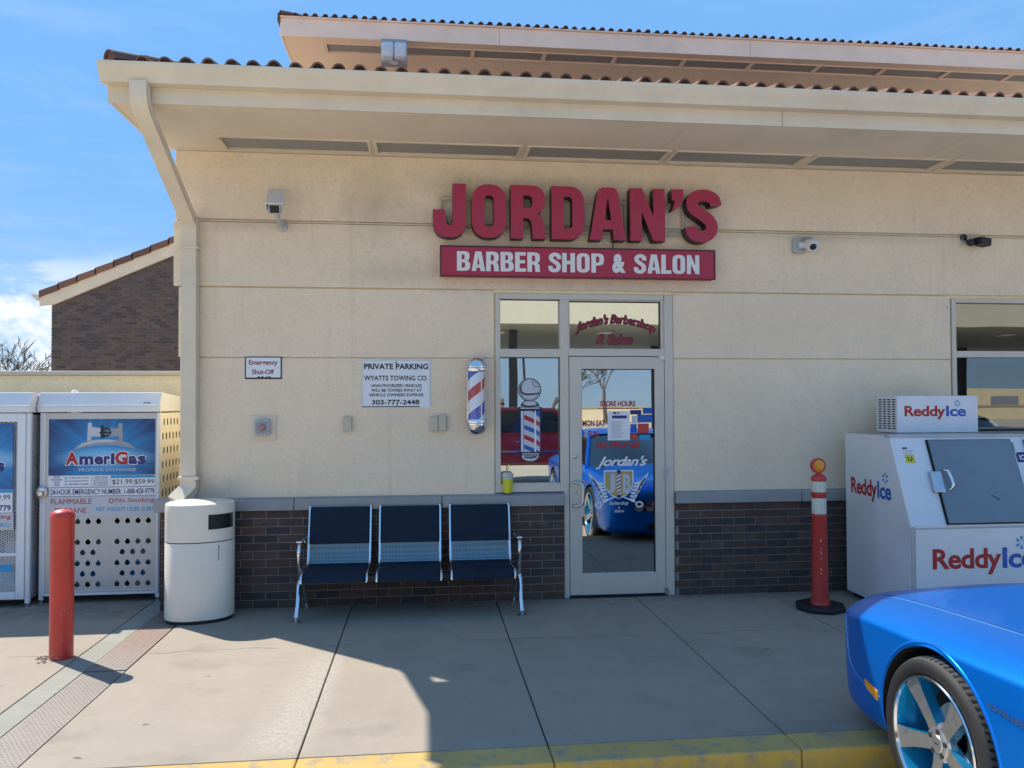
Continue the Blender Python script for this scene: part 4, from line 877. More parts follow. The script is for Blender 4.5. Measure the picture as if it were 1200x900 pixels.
part('rust_run', MB().add([P(pts[53], .60, 1.002), P(pts[53], .48, 1.002), (P(pts[53], .48, 1.002)[0] + .005, P(pts[53], .48, 1.002)[1] + .001, .48), (P(pts[53], .6, 1.002)[0] + .008, P(pts[53], .6, 1.002)[1] + .001, .60)], [(0, 1, 2, 3)]), 'rust', N_)
# ---------------------------------------------------------------- red bollard
BL = thing('bollard', 'plain round red steel bollard with a chipped foot standing beside the steel trench plate', 'bollard', (-2.44, -1.19, 0))
part('post', MB().lathe([(.073, 0), (.074, .01), (.074, .93), (.077, .935), (.077, .952), (.070, .975), (.05, .99), (.02, .998), (.002, 1.0)], (-2.438, -1.19, 0), 32), 'red_paint', BL, smooth=40)
ch = MB()
for i in range(34):
    a = random.uniform(150, 260); d = random.uniform(.08, .17); x, y = -2.438 + d * math.cos(R(a)), -1.19 + d * .8 * math.sin(R(a)); s = random.uniform(.005, .014)
    ch.add([(x - s, y, .001), (x, y - s, .001), (x + s, y, .001), (x, y + s * .8, .001), (x, y, s * .9)], [(0, 1, 4), (1, 2, 4), (2, 3, 4), (3, 0, 4)])
part('concrete_chips', ch, 'rust', BL, stuff=True)
pc = MB()
for a, z, w, h in ((250, .035, .012, .012), (262, .048, .007, .006), (235, .02, .02, .008), (290, .30, .006, .014), (300, .13, .005, .005), (225, .012, .016, .007), (305, .33, .004, .03), (275, .015, .02, .006), (246, .06, .006, .005)):
    c_ = Vector((-2.438, -1.19, z)); r_ = .0748; aa = [R(a - w / r_ * 28), R(a + w / r_ * 28)]
    q = [(c_.x + r_ * math.cos(b), c_.y + r_ * math.sin(b), z + dz) for b, dz in ((aa[0], 0), (R(a), -h * .4), (aa[1], 0), (aa[1] - .02, h * .7), (R(a), h), (aa[0] + .03, h * .5))]; pc.add(q, [tuple(range(6))])
part('paint_chip', pc, 'sill', BL, stuff=True)
# ---------------------------------------------------------------- waiting bench
W_ = thing('waiting_bench', 'three seat metal waiting bench with navy pads and chrome arms against the brick base', 'bench', (-.11, -.3, 0))
prof = [(-.075, .835), (-.105, .74), (-.135, .64), (-.160, .545), (-.182, .46), (-.205, .405), (-.245, .372), (-.32, .362), (-.42, .368), (-.50, .372), (-.545, .362), (-.568, .335), (-.572, .310)]
pp = smooth_path(prof, 4)
def sheet(x0, x1, i0, i1, th, off, mat, nm, bev=0):
    pts = pp[i0:i1 + 1]; m = MB(); top, bot = [], []
    for i, p in enumerate(pts):
        t = (pts[min(i + 1, len(pts) - 1)] - pts[max(i - 1, 0)]).normalized(); nrm = Vector((-t.y, t.x, 0)) * (1 if True else -1)
        if nrm.y < 0 and i0 == 0 and False: nrm = -nrm
        a = p + nrm * off; b = p + nrm * (off + th); top.append(b); bot.append(a)
    poly = [(p.x, p.y) for p in top] + [(p.x, p.y) for p in bot[::-1]]
    m.prism(poly, 'x', x0, x1); return part(nm, m, mat, W_, smooth=30, bevel=bev)
sg = 1 if (Vector((-(pp[1] - pp[0]).y, (pp[1] - pp[0]).x, 0))).x < 0 else -1
for x0, x1 in ((-.952, -.452), (-.372, .128), (.214, .714)):
    sheet(x0, x1, 0, len(pp) - 1, .004 * sg, 0, 'bench_steel', 'seat_shell')
    sheet(x0 + .012, x1 - .012, 0, 12, .020 * sg, .005 * sg, 'pad', 'back_pad', .004)
    sheet(x0 + .012, x1 - .012, 23, len(pp) - 2, .022 * sg, .005 * sg, 'pad', 'seat_pad', .004)
    for xe in (x0, x1):
        path = [(xe, p.x - .004, p.y + .004) for p in pp]; path = [(xe, -.06, .850)] + path
        part('chrome_edge', MB().tube(path, .013, 8), 'chrome', W_, smooth=50)
    # slots punched in the exposed steel strip
    st = MB(); i0, i1 = 13, 22
    for k in range(24):
        xk = x0 + .03 + k * (x1 - x0 - .06) / 23
        for i in range(i0, i1 - 1, 2):
            a, b = pp[i], pp[i + 1]; o = .0055
            st.add([(xk - .003, a.x - o, a.y + o * .3), (xk + .003, a.x - o, a.y + o * .3), (xk + .003, b.x - o, b.y + o * .3), (xk - .003, b.x - o, b.y + o * .3)], [(0, 1, 2, 3)])
    part('perforation', st, 'bench_slot', W_, stuff=True)
part('beam', MB().box(-.98, .75, -.40, -.33, .268, .325), 'bench_black', W_, bevel=.006)
for x in (-.70, -.12, .46): part('seat_bracket', MB().box(x - .02, x + .02, -.50, -.20, .325, .352), 'bench_black', W_, bevel=.004)
for s, x in ((-1, -.985), (1, .765)):
    part('leg', MB().tube([(x, -.365, .31), (x + s * .004, -.43, .26), (x + s * .008, -.475, .12), (x + s * .012, -.515, .035)], [.026, .022, .017, .020], 10), 'chrome', W_, smooth=50)
    part('leg', MB().tube([(x, -.365, .30), (x - s * .003, -.25, .24), (x - s * .006, -.14, .11), (x - s * .008, -.075, .03)], [.024, .020, .016, .018], 10), 'chrome', W_, smooth=50)
    for fy in (-.515, -.075): part('foot', MB().lathe([(.034, 0), (.034, .010), (.014, .018), (.012, .04)], (x + s * (.012 if fy < -.3 else -.008), fy, 0), 16), 'steel', W_, smooth=40)
    part('armrest', MB().tube([(x, -.16, .53), (x, -.20, .575), (x, -.28, .600), (x, -.38, .602), (x, -.445, .59), (x, -.475, .55), (x, -.47, .48), (x, -.435, .40), (x, -.39, .31)], [.010, .014, .016, .016, .016, .015, .014, .015, .018], 10), 'chrome', W_, smooth=50)
    part('arm_cap', MB().box(x - .024, x + .024, -.465, -.19, .606, .622), 'chrome', W_, bevel=.007)
# ---------------------------------------------------------------- delineator post
DL = thing('delineator_post', 'orange red traffic delineator post with two white bands and a round amber reflector', 'traffic post', (3.235, -.62, 0))
dx, dy = 3.24, -.62
part('base', MB().prism([(dx + .205 * math.cos(R(a)), dy + .205 * math.sin(R(a))) for a in range(0, 360, 45)], 'z', 0, .045), 'black', DL, bevel=.015)
part('post', MB().lathe([(.080, .045), (.076, .075), (.066, .078), (.059, .75), (.063, .755), (.063, .768), (.057, .77), (.057, .925), (.061, .93), (.061, .962), (.057, .965), (.057, 1.055), (.063, 1.06), (.060, 1.085), (.045, 1.10), (.02, 1.115), (.018, 1.13)], (dx, dy, 0), 28), 'orange_plastic', DL, smooth=40)
for z0, z1 in ((.785, .915), (.965, 1.052)): part('reflective_band', MB().lathe([(.0585, z0), (.0585, z1)], (dx, dy, 0), 28, cap=False), 'reflect_band', DL, smooth=40)
part('reflector_ring', MB().lathe([(.048, .016), (.062, .016), (.062, -.016), (.050, -.018)], (dx - .005, dy, 1.18), 24, 'y'), 'orange_plastic', DL, smooth=40)
part('reflector_lens', MB().lathe([(.050, -.012), (.044, -.022), (.02, -.028), (.002, -.03)], (dx - .005, dy, 1.18), 24, 'y'), 'amber', DL, smooth=40)
sc = MB()
for i, (z, w) in enumerate(((.56, .010), (.50, .005), (.46, .009), (.42, .004), (.33, .008), (.30, .004))): sc.box(dx - .022, dx - .018, dy - .0650, dy - .0610, z, z + w * 2.5)
part('scuffs', sc, 'print_white', DL, stuff=True)
# ---------------------------------------------------------------- ice freezer
FZ_ = thing('ice_freezer', 'white slant front ice merchandiser with a grey sloping door', 'ice freezer', (4.8, -.65, 0))
x0, x1 = 3.712, 6.1
pf = [(-.19, .045), (-.19, 1.432), (-.85, 1.432), (-.865, 1.42), (-1.13, .748), (-1.13, .115), (-.90, .045)]
part('body', MB().prism(pf, 'x', x0, x1), 'white', FZ_, bevel=.006)
part('skid', MB().box(x0 + .05, x1 - .05, -1.0, -.22, 0, .045), 'dark', FZ_)
SU = Vector((1, 0, 0)); SV = Vector((0, .265, .672)).normalized(); SN = SU.cross(SV)   # slope frame
def on_slope(x, s, d=0.): v = Vector((x, -1.13, .748)) + SV * s + SN * d; return (v.x, v.y, v.z)
def slab_slope(nm, a, b, s0, s1, t, mat, par=FZ_, bev=.004, d0=0.0005):
    m = MB(); c = [on_slope(a, s0, d0), on_slope(b, s0, d0), on_slope(b, s1, d0), on_slope(a, s1, d0), on_slope(a, s0, d0 + t), on_slope(b, s0, d0 + t), on_slope(b, s1, d0 + t), on_slope(a, s1, d0 + t)]
    m.add(c, [(0, 3, 2, 1), (4, 5, 6, 7), (0, 1, 5, 4), (1, 2, 6, 5), (2, 3, 7, 6), (3, 0, 4, 7)]); return part(nm, m, mat, par, bevel=bev)
SL = .7224
part('top_edge', MB().box(x0 - .004, x1, -.872, -.80, 1.414, 1.440), 'cam_grey', FZ_, bevel=.004)
part('top_sheet', MB().box(x0 + .005, x1 - .01, -.79, -.20, 1.4325, 1.437), 'steel', FZ_)
slab_slope('corner_trim', x0 - .002, x0 + .022, .01, SL - .03, .004, 'white_plastic'); 
dr = slab_slope('door', 4.022, 4.735, .010, SL - .035, .028, 'greygate')
slab_slope('door_seal', 4.012, 4.745, .004, SL - .028, .012, 'dark', FZ_, 0)
slab_slope('latch_plate', 3.965, 4.055, .255, .425, .034, 'steel')
part('door_handle', MB().tube([on_slope(4.080, .43, .028), on_slope(4.082, .43, .050), on_slope(4.098, .42, .062), on_slope(4.108, .36, .066), on_slope(4.112, .31, .062), on_slope(4.102, .278, .050), on_slope(4.092, .275, .028)], .011, 10), 'chrome', FZ_, smooth=50)
part('hinge', MB().tube([on_slope(4.745, .56, .02), on_slope(4.752, .66, .02)], .010, 8), 'steel', FZ_); part('hinge', MB().tube([on_slope(4.745, .06, .02), on_slope(4.752, .16, .02)], .010, 8), 'steel', FZ_)
sm = MB(); sm.tube([on_slope(4.43, .225, .0295), on_slope(4.46, .21, .0295), on_slope(4.49, .185, .0295)], .003, 5); part('scratch', sm, 'print_black', FZ_)
slab_slope('door', 4.86, 5.62, .010, SL - .035, .028, 'greygate')
lb = slab_slope('warning_label', 3.805, 3.885, .505, .575, .001, 'yellow_label', FZ_, 0)
shape('mark', [stroke([(-.016, .018), (-.012, -.012), (.012, -.012), (.016, .018)], .008, 3)], 'print_black', lb, on_slope(3.845, .54, .0017), SU, SV, .001)
slab_slope('small_label', 3.80, 3.84, .622, .636, .001, 'print_black', FZ_, 0)
for k in range(3): slab_slope('small_label', 3.80, 3.89 - k * .01, .608 - k * .012, .611 - k * .012, .001, 'print_grey', FZ_, 0)
slab_slope('ice_label', 4.765, 4.86, .50, .585, .001, 'print_navy', FZ_, 0)
text('lettering', 'ICE', 'print_white', FZ_, on_slope(4.788, .518, .0022), .065, .045, SU, SV, fat=.03)
part('front_panel', MB().box(x0 + .035, x1 - .02, -1.137, -1.131, .13, .722), 'white', FZ_, bevel=.003)
part('panel_trim', MB().box(x0 + .002, x0 + .030, -1.1385, -1.1305, .12, .742).box(x0 + .034, x1 - .02, -1.1385, -1.1375, .722, .732), 'cam_grey', FZ_, bevel=.002)
def snow(par, O, s, U=FX, V=FZ):
    O, U, V = Vector(O), Vector(U), Vector(V)
    for k in range(6):
        a = R(60 * k + 90); ca, sa = math.cos(a), math.sin(a)
        f = lambda r, q: (r * ca - q * sa, r * sa + q * ca)
        shape('snow_crystal', [[f(s * .28, 0), f(s * .62, s * .20), f(s * 1.0, s * .16), f(s * .95, 0), f(s * 1.0, -s * .16), f(s * .62, -s * .20)]], 'print_sky', par, O, U, V, .001)
def reddy(par, O, w, h, U=FX, V=FZ, star=True, t=.001):
    O = Vector(O); U_, V_ = Vector(U).normalized(), Vector(V).normalized()
    text('lettering', 'Reddy', 'print_red', par, O, w * .665, h, U, V, t=t, fat=.028, spacing=.96)
    text('lettering', 'Ice', 'print_blue', par, O + U_ * w * .675 + V_ * h * .215, w * .325, h * .785, U, V, t=t, fat=.028, spacing=.96)
    if star: snow(par, O + U_ * w * .865 + V_ * h * 1.17, h * .26, U, V)
reddy(FZ_, (3.885, -1.1378, .365), .86, .205)
SYD = Vector((0, -1, 0))
reddy(FZ_, (x0 - .001, -.285, .872), .60, .182, (0, -1, 0), (0, 0, 1))
# compressor housing on top
CU = thing('compressor_unit', 'white metal compressor housing with a vented side and logo on top of the ice freezer', 'compressor', (4.4, -.4, 1.44))
ux0, ux1, uy0, uy1 = 3.985, 4.72, -.55, -.235
part('housing', MB().box(ux0, ux1, uy0, uy1, 1.441, 1.756), 'white', CU, bevel=.006)
for zc in range(13):
    zz = 1.472 + zc * .0205
    for yc in range(4):
        ya = uy0 + .030 + yc * .068
        part('vent_slot', MB().box(ux0 - .0015, ux0 + .002, ya, ya + .048, zz, zz + .0105), 'dark', CU)
reddy(CU, (4.048, uy0 - .001, 1.553), .56, .118)
# ---------------------------------------------------------------- propane exchange cages
MATS['poster_a'] = postermat('poster_print_main', -2.77, 1.27); MATS['poster_b'] = postermat('poster_print_side', -3.70, 1.27)
def lattice(mb, O, U, V, w, h, pu=.036, pv=.018, t=.0035, N=None):
    """expanded metal: two families of slanting strips clipped to a w x h rectangle"""
    O, U, V = Vector(O), Vector(U), Vector(V); N = U.cross(V)
    s = pv / pu
    for sgn in (1, -1):
        c = -w * s if sgn > 0 else 0
        hi = h if sgn > 0 else h + w * s
        while c < hi:
            # line v = c + sgn*s*u ; clip
            u0, u1 = 0, w
            f = lambda u: c + sgn * s * u
            if sgn > 0: u0 = max(u0, -c / s); u1 = min(u1, (h - c) / s)
            else: u0 = max(u0, (c - h) / s); u1 = min(u1, c / s)
            if u1 - u0 > .005:
                a = O + U * u0 + V * f(u0); b = O + U * u1 + V * f(u1); dv = V * t * .5
                mb.add([a - dv, b - dv, b + dv, a + dv, a - dv - N * .003, b - dv - N * .003], [(0, 1, 2, 3), (0, 4, 5, 1)])
            c += pv
def dhole(cx, cz, r=.022):
    return [(cx + r * math.cos(R(a)), cz + r * math.sin(R(a))) for a in (115, 145, 175, 205, 235, 270, 305, 335, 365, 395, 425)] + [(cx + .009, cz + r * .906 + .007), (cx - .009, cz + r * .906 + .007)]
def cage(cx0, cx1, yf, depth, label, kind, z0=.062, z1=1.81):
    G_ = thing('propane_cage', label, 'gas cage', ((cx0 + cx1) / 2, yf + depth / 2, 0), 'propane exchange cages beside the shop')
    hz = 1.635
    # corner posts, floor, roof, header
    for i, (a, b) in enumerate(((cx0, yf), (cx1 - .035, yf), (cx0, yf + depth - .035), (cx1 - .035, yf + depth - .035))):
        part('post', MB().box(a, a + .035, b, b + .035, .03, hz), 'white', G_, bevel=.003)
        part('foot', MB().lathe([(.022, 0), (.022, .012), (.010, .02), (.010, .035)], (a + .018, b + .018, 0), 10), 'steel', G_, smooth=40)
    part('floor_tray', MB().box(cx0 + .01, cx1 - .01, yf + .012, yf + depth - .01, z0, z0 + .03), 'silver_paint', G_)
    part('roof_sheet', MB().prism([(yf - .03, hz + .005), (yf - .03, z1 - .11), (yf + .02, z1), (yf + depth, z1 - .05), (yf + depth, hz + .005)], 'x', cx0 - .012, cx1 + .008), 'white', G_, bevel=.005)
    part('header_lip', MB().box(cx0 - .014, cx1 + .010, yf - .040, yf - .030, hz + .055, hz + .067), 'white', G_, bevel=.003)
    part('roof_clip', MB().lathe([(.03, 0), (.028, .02), (.012, .035)], (cx0 + .24, yf + .1, z1 - .01), 10), 'white_plastic', G_, smooth=40)
    part('shelf', MB().box(cx0 + .03, cx1 - .03, yf + .03, yf + depth - .03, .80, .82), 'silver_paint', G_)
    part('back_sheet', MB().box(cx0 + .02, cx1 - .02, yf + depth - .012, yf + depth - .006, z0 + .03, hz), 'dark', G_)  # dark colour stands for the shade inside the cage
    return G_
# right cage: solid perforated door with the big poster
c0, c1, yf = -3.288, -2.296, .35
GA = cage(c0, c1, yf, .80, 'white propane cage with a large blue poster, behind the red bollard', 'solid')
holes = []
for r, zz in enumerate((.700, .518, .428, .335, .245, .155)):
    even = r in (0, 1, 3, 5); zz_ = .742 if r == 0 else zz
    zz_ = .695 if r == 0 else zz
    for base in (-2.647, -2.971 - .088):
        n = 4 if even else 3; off = 0 if even else .043
        for k in range(n): holes.append((base + off + k * .086, zz_))
door = shape('door_sheet', [rect(c0 + .045, .085, c1 - .022, 1.632)] + [dhole(*q) for q in holes], 'silver_paint', GA, (0, yf, 0), t=.004)
part('door_edge', MB().box(c0 + .035, c0 + .050, yf - .012, yf + .02, .07, 1.634).box(c1 - .026, c1 - .008, yf - .012, yf + .02, .07, 1.634).box(c0 + .05, c1 - .026, yf - .010, yf + .02, .065, .085).box(c0 + .05, c1 - .026, yf - .010, yf - .0045, .10, .106), 'white', GA, bevel=.003)
# slotted side sheets
sl = []
for r in range(12):
    for k in range(7): sl.append(rrect(.06 + k * .095 + (.03 if r % 2 else 0), .14 + r * .125, .094 + k * .095 + (.03 if r % 2 else 0), .205 + r * .125, .014, 2))
shape('side_sheet', [rect(.03, .07, .78, 1.63)] + [q for q in sl if q[0][0] < .74 and not .82 < q[0][1] < .90], 'cage_white', GA, (c1 - .004, yf, 0), (0, 1, 0), FZ, t=.003)
sd_ = MB(); lattice(sd_, (c0 + .002, yf + .76, .08), (0, -1, 0), (0, 0, 1), .72, 1.54); part('side_mesh', sd_, 'print_grey', GA, stuff=True)
yp = yf - .0045
po = flat('poster', -3.214, -2.336, 1.095, 1.580, yp, 'poster_a', GA, .002)
yq = yp - .0022
PT = lambda cs, mat, t, nm='print': shape(nm, cs, mat, po, (0, yq, 0), t=t)
# cylinder picture
PT([stroke([(-3.005, 1.315), (-2.95, 1.365), (-2.85, 1.395), (-2.75, 1.40), (-2.65, 1.390), (-2.56, 1.365), (-2.50, 1.315)], .004, 4)], 'print_silver', .0004)
PT([[(-3.005, 1.315), (-2.96, 1.360), (-2.88, 1.393), (-2.75, 1.405), (-2.63, 1.395), (-2.55, 1.365), (-2.50, 1.318), (-2.58, 1.338), (-2.68, 1.352), (-2.76, 1.355), (-2.85, 1.348), (-2.93, 1.335)]], 'print_grey', .0006)
PT([[(-2.985, 1.33), (-2.94, 1.365), (-2.86, 1.392), (-2.75, 1.401), (-2.66, 1.394), (-2.70, 1.378), (-2.80, 1.378), (-2.90, 1.360)]], 'print_silver', .0009)
PT([[(-2.90, 1.385), (-2.895, 1.545), (-2.865, 1.55), (-2.86, 1.51), (-2.78, 1.50), (-2.78, 1.425), (-2.865, 1.43), (-2.865, 1.395)]], 'print_silver', .0006)
PT([[(-2.605, 1.385), (-2.61, 1.54), (-2.64, 1.545), (-2.645, 1.50), (-2.73, 1.495), (-2.73, 1.425), (-2.64, 1.43), (-2.64, 1.395)]], 'print_grey', .0006)
PT([circ(-2.745, 1.465, .042, 14), circ(-2.745, 1.465, .028, 12)], 'print_black', .0012); PT([[(-2.79, 1.415), (-2.79, 1.52), (-2.765, 1.53), (-2.755, 1.415)]], 'print_black', .0015); PT([rect(-2.80, 1.455, -2.70, 1.468)], 'print_black', .0018)
def amerigas(par, O, w, h, U=FX):
    """red A and G, dark blue rest, on a white shadow"""
    O = Vector(O); adv = [('A', .150, 'r'), ('m', .165, 'b'), ('e', .105, 'b'), ('r', .075, 'b'), ('i', .048, 'b'), ('G', .150, 'r'), ('a', .100, 'b'), ('s', .095, 'b')]; x = 0
    for i, (s, wd, c) in enumerate(adv):
        up_ = .0 if c == 'r' else 0; hh = h * (1.0 if c == 'r' else (.90 if s == 'i' else .66))
        W0 = w * wd / .888
        for k, (mt, d, fat) in enumerate((('print_white', .0005, .11), ('print_red' if c == 'r' else 'print_navy', .0012, .045))):
            g = (.006 if k == 0 else 0)
            text('lettering', s, mt, par, O + Vector((x - g, -d - i * .00002, -g)), W0 * .94 + 2 * g, hh + 2 * g, t=.0001, fat=fat)
        x += W0
glow = NT('poster_glow'); glow.set(color=(.10, .42, .72, 1), rough=.4); MATS['poster_glow'] = glow.m
amerigas(po, (-3.075, yq, 1.185), .665, .112)
text('lettering', 'PROPANE EXCHANGE', 'print_silver', po, (-2.965, yq - .0006, 1.128), .47, .026, fat=.01)
inf = flat('price_panel', -3.214, -2.336, .998, 1.093, yp, 'print_white', GA, .002)
pi_ = lambda x0, x1, z0, z1, mt, d=.0: part('print_block', MB().box(x0, x1, yq - .0005 - d, yq - d, z0, z1), mt, inf)
pi_(-2.70, -2.515, 1.068, 1.091, 'print_sky'); pi_(-2.51, -2.338, 1.068, 1.091, 'print_sky')
text('lettering', '$21.99', 'print_black', inf, (-2.69, yq - .0006, 1.010), .165, .045, fat=.0); text('lettering', '$59.99', 'print_black', inf, (-2.505, yq - .0006, 1.010), .16, .045, fat=.0)
for i, s in enumerate(('HOW TO', 'EXCHANGE', 'YOUR', 'TANK')): text('lettering', s, 'print_navy', inf, (-3.19 + (.0 if i == 1 else .02), yq - .0006, 1.075 - i * .022), .085 if i == 1 else .05, .013, fat=.02)
for i, s in enumerate(('TURN OFF VALVE', 'ALL CYLINDERS GO UPRIGHT', 'BRING EMPTY CYLINDER')):
    text('lettering', s, 'print_navy', inf, (-3.045, yq - .0006, 1.068 - i * .027), .16, .011, fat=.01); PT([circ(-3.07, 1.073 - i * .027, .010, 10), circ(-3.07, 1.073 - i * .027, .006, 8)], 'print_sky', .0008)
for x in (-2.862, -2.704, -2.512): pi_(x - .0015, x + .0015, 1.0, 1.091, 'print_grey', .0003)
for i in range(5): text('lettering', ('GRILLING', 'HEATING', 'MUST SHOW', 'NO SMOKING', 'PLEASE')[i], 'print_navy', inf, (-2.845, yq - .0006, 1.074 - i * .017), .12, .010, fat=.01)
nb = flat('phone_panel', -3.205, -2.328, .912, .994, yp, 'print_white', GA, .002)
part('print_border', MB().box(-3.203, -2.33, yq - .0004, yq, .988, .992).box(-3.203, -2.33, yq - .0004, yq, .914, .918), 'print_navy', nb)
text('lettering', '24-HOUR EMERGENCY NUMBER: 1-888-428-9779', 'print_navy', nb, (-3.195, yq - .0004, .930), .855, .046, fat=.012)
wb = flat('warning_panel', -3.205, -2.300, .742, .908, yp, 'print_silver', GA, .002)
text('lettering', 'FLAMMABLE', 'print_red', wb, (-3.19, yq - .0004, .848), .33, .046, fat=.0); text('lettering', 'No Smoking', 'print_red', wb, (-2.66, yq - .0004, .848), .32, .045, fat=.0)
shape('no_mark', [circ(-2.695, .872, .022, 14), circ(-2.695, .872, .015, 12)], 'print_red', wb, (0, yq - .0004, 0), t=.0005)
text('lettering', 'PROPANE', 'print_red', wb, (-3.16, yq - .0004, .772), .26, .044, fat=.0); text('lettering', 'NET WEIGHT 15LBS. (6.8KG)', 'print_sky', wb, (-2.82, yq - .0004, .772), .50, .046, fat=.0)
part('latch_ring', MB().lathe([(.052, 0), (.055, -.015), (.040, -.022), (.036, -.010)], (c0 + .02, yf - .012, .955), 20, 'y'), 'steel', GA, smooth=40)
part('padlock', MB().box(c0 + .0, c0 + .045, yf - .045, yf - .02, .925, .965), 'steel', GA, bevel=.006)
part('placard', MB().box(c1 - .13, c1 - .07, yf - .0435, yf - .0405, 1.715, 1.722), 'print_navy', GA)
# left cage: framed expanded metal door
d0, d1, yl = -4.30, -3.318, .25
GB = cage(d0, d1, yl, .80, 'white mesh door propane cage at the left edge beside the poster cage', 'mesh')
fm = MB().box(d0 + .036, d0 + .08, yl - .012, yl + .02, .07, 1.634).box(d1 - .10, d1 - .036, yl - .012, yl + .02, .07, 1.634).box(d0 + .08, d1 - .10, yl - .012, yl + .02, .07, .13).box(d0 + .08, d1 - .10, yl - .012, yl + .02, 1.56, 1.634).box(d0 + .08, d1 - .10, yl - .011, yl + .02, .43, .46)
part('door_frame', fm, 'white', GB, bevel=.004)
lm = MB(); lattice(lm, (d0 + .08, yl + .006, .13), FX, FZ, d1 - d0 - .18, 1.43, .038, .019, .0065); part('door_mesh', lm, 'white', GB, stuff=True)
sm_ = MB(); lattice(sm_, (d1 - .01, yl + .04, .08), (0, 1, 0), FZ, .72, 1.54, .038, .019, .006); part('side_mesh', sm_, 'white', GB, stuff=True)
yb = yl - .014
pb = flat('poster', -4.20, -3.448, .995, 1.545, yb, 'poster_b', GB, .003); inf2 = flat('price_panel', -4.20, -3.448, .80, .992, yb, 'print_white', GB, .003); wb2 = flat('warning_panel', -4.20, -3.44, .655, .797, yb, 'print_silver', GB, .003)
po2 = pb; yq2 = yb - .0032
amerigas(pb, (-4.15, yq2, 1.145), .64, .115)
part('print_block', MB().box(-4.19, -3.45, yq2 - .0004, yq2, .965, .990), 'print_sky', inf2)
text('lettering', '$59.99', 'print_black', inf2, (-3.63, yq2 - .0005, .900), .165, .05); text('lettering', '1-888-428-9779', 'print_navy', inf2, (-3.86, yq2 - .0005, .815), .40, .048, fat=.025)
text('lettering', 'No Smoking', 'print_red', wb2, (-3.80, yq2 - .0004, .738), .34, .045, fat=.01); text('lettering', '15LBS. (6.8KG)', 'print_sky', wb2, (-3.74, yq2 - .0004, .67), .28, .045)
part('print_block', MB().box(-3.60, -3.45, yl - .001, yl + .001, .30, .36), 'print_sky', inf2)
# cylinders inside
def cylinder(x, y, z, label, r=.145):
    T = thing('propane_cylinder', label, 'gas cylinder', (x, y, z), 'propane cylinders stored in the cages')
    part('tank', MB().lathe([(.10, 0), (.11, .03), (.125, .035), (r, .07), (r, .26), (.13, .32), (.09, .355), (.03, .37)], (x, y, z), 20), 'drum', T, smooth=40)
    part('collar', MB().lathe([(.10, .34), (.105, .44), (.098, .44), (.094, .345)], (x, y, z), 18, cap=False), 'drum', T, smooth=40)
    part('valve', MB().lathe([(.02, .36), (.02, .41), (.03, .415), (.03, .43)], (x, y, z), 10), 'steel', T, smooth=40)
    part('sleeve', MB().lathe([(r + .002, .10), (r + .002, .24)], (x, y, z), 20, cap=False), 'print_sky', T, smooth=40)
for i, (x, w) in enumerate(((-3.10, 'left'), (-2.79, 'middle'), (-2.48, 'right'))):
    cylinder(x, .56, .093, f'grey propane cylinder on the tray of the poster cage, {w} one behind the round holes')
for i, (x, w) in enumerate(((-4.10, 'left'), (-3.79, 'middle'), (-3.50, 'right'))):
    cylinder(x, .46, .093, f'grey propane cylinder on the bottom tray of the mesh door cage, {w} one')
    cylinder(x, .46, .821, f'grey propane cylinder on the upper shelf of the mesh door cage, {w} one')

# ---------------------------------------------------------------- behind the cages
PW = thing('enclosure_wall', 'low cream stucco wall with a pale coping behind the propane cages', 'wall', (-5, 1.6, 0))
part('wall', MB().box(-9.2, -2.036, 1.6, 1.75, -.05, 2.0), 'stucco_plain', PW); part('coping', MB().box(-9.2, -2.034, 1.56, 1.79, 2.002, 2.045), 'beige', PW, bevel=.006)
HB = thing('brick_house', 'dark brick gable end of a neighbouring house with cream bargeboard and red tiled verge', 'house', (-5.5, 11, 0))
gx0, gx1 = -7.92, -1.2; sl_ = .446; zt = lambda x: 3.86 + (x + 7.92) * sl_
part('wall_core', MB().prism([(gx0 + .01, 0), (gx1, 0), (gx1, zt(gx1)), (gx0 + .01, zt(gx0 + .01))], 'y', 11.012, 20), 'mortar_far', HB)
fb = MB(); row = 0; z = 1.6
while z < zt(gx1):
    x = gx0 - (.1 if row % 2 else 0)
    while x < gx1:
        a, b = max(x, gx0) , min(x + .193, gx1)
        lim = max(a, gx0 + (z + .058 - 3.86) / sl_)
        if b - lim > .02: fb.add([(lim, 11.0, z), (b, 11.0, z), (b, 11.0, z + .058), (lim, 11.0, z + .058), (lim, 11.012, z), (b, 11.012, z), (b, 11.012, z + .058), (lim, 11.012, z + .058)], [(0, 1, 2, 3), (0, 4, 5, 1), (3, 2, 6, 7), (0, 3, 7, 4), (1, 5, 6, 2)])
        x += .203
    z += .0677; row += 1
part('brickwork', fb, 'brick_far', HB, stuff=True)
part('bargeboard', MB().prism([(-8.14, 3.80), (-7.85, 3.84), (gx1, zt(gx1) - .04), (gx1, zt(gx1) + .23), (-8.14, 3.985)], 'y', 10.94, 10.99), 'trim', HB)
k = 0; x = -8.14
while x < gx1:
    zz = 4.0 + (x + 8.14) * sl_; part('verge_tile', MB().prism([(x, zz - .01), (x + .40, zz + .40 * sl_ - .03), (x + .40, zz + .40 * sl_ + .10), (x, zz + .125)], 'y', 10.90, 11.25), 'tile', HB); x += .375
part('roof', MB().prism([(-8.14, 3.97), (gx1, 3.97 + (gx1 + 8.14) * sl_), (gx1, 4.05 + (gx1 + 8.14) * sl_), (-8.14, 4.05)], 'y', 11.0, 20), 'tile', HB)
part('gutter_end', MB().prism([(-8.29, 4.04), (-8.14, 4.04), (-8.14, 3.92), (-8.19, 3.92), (-8.22, 3.97), (-8.28, 4.0)], 'y', 10.9, 20), 'trim', HB)
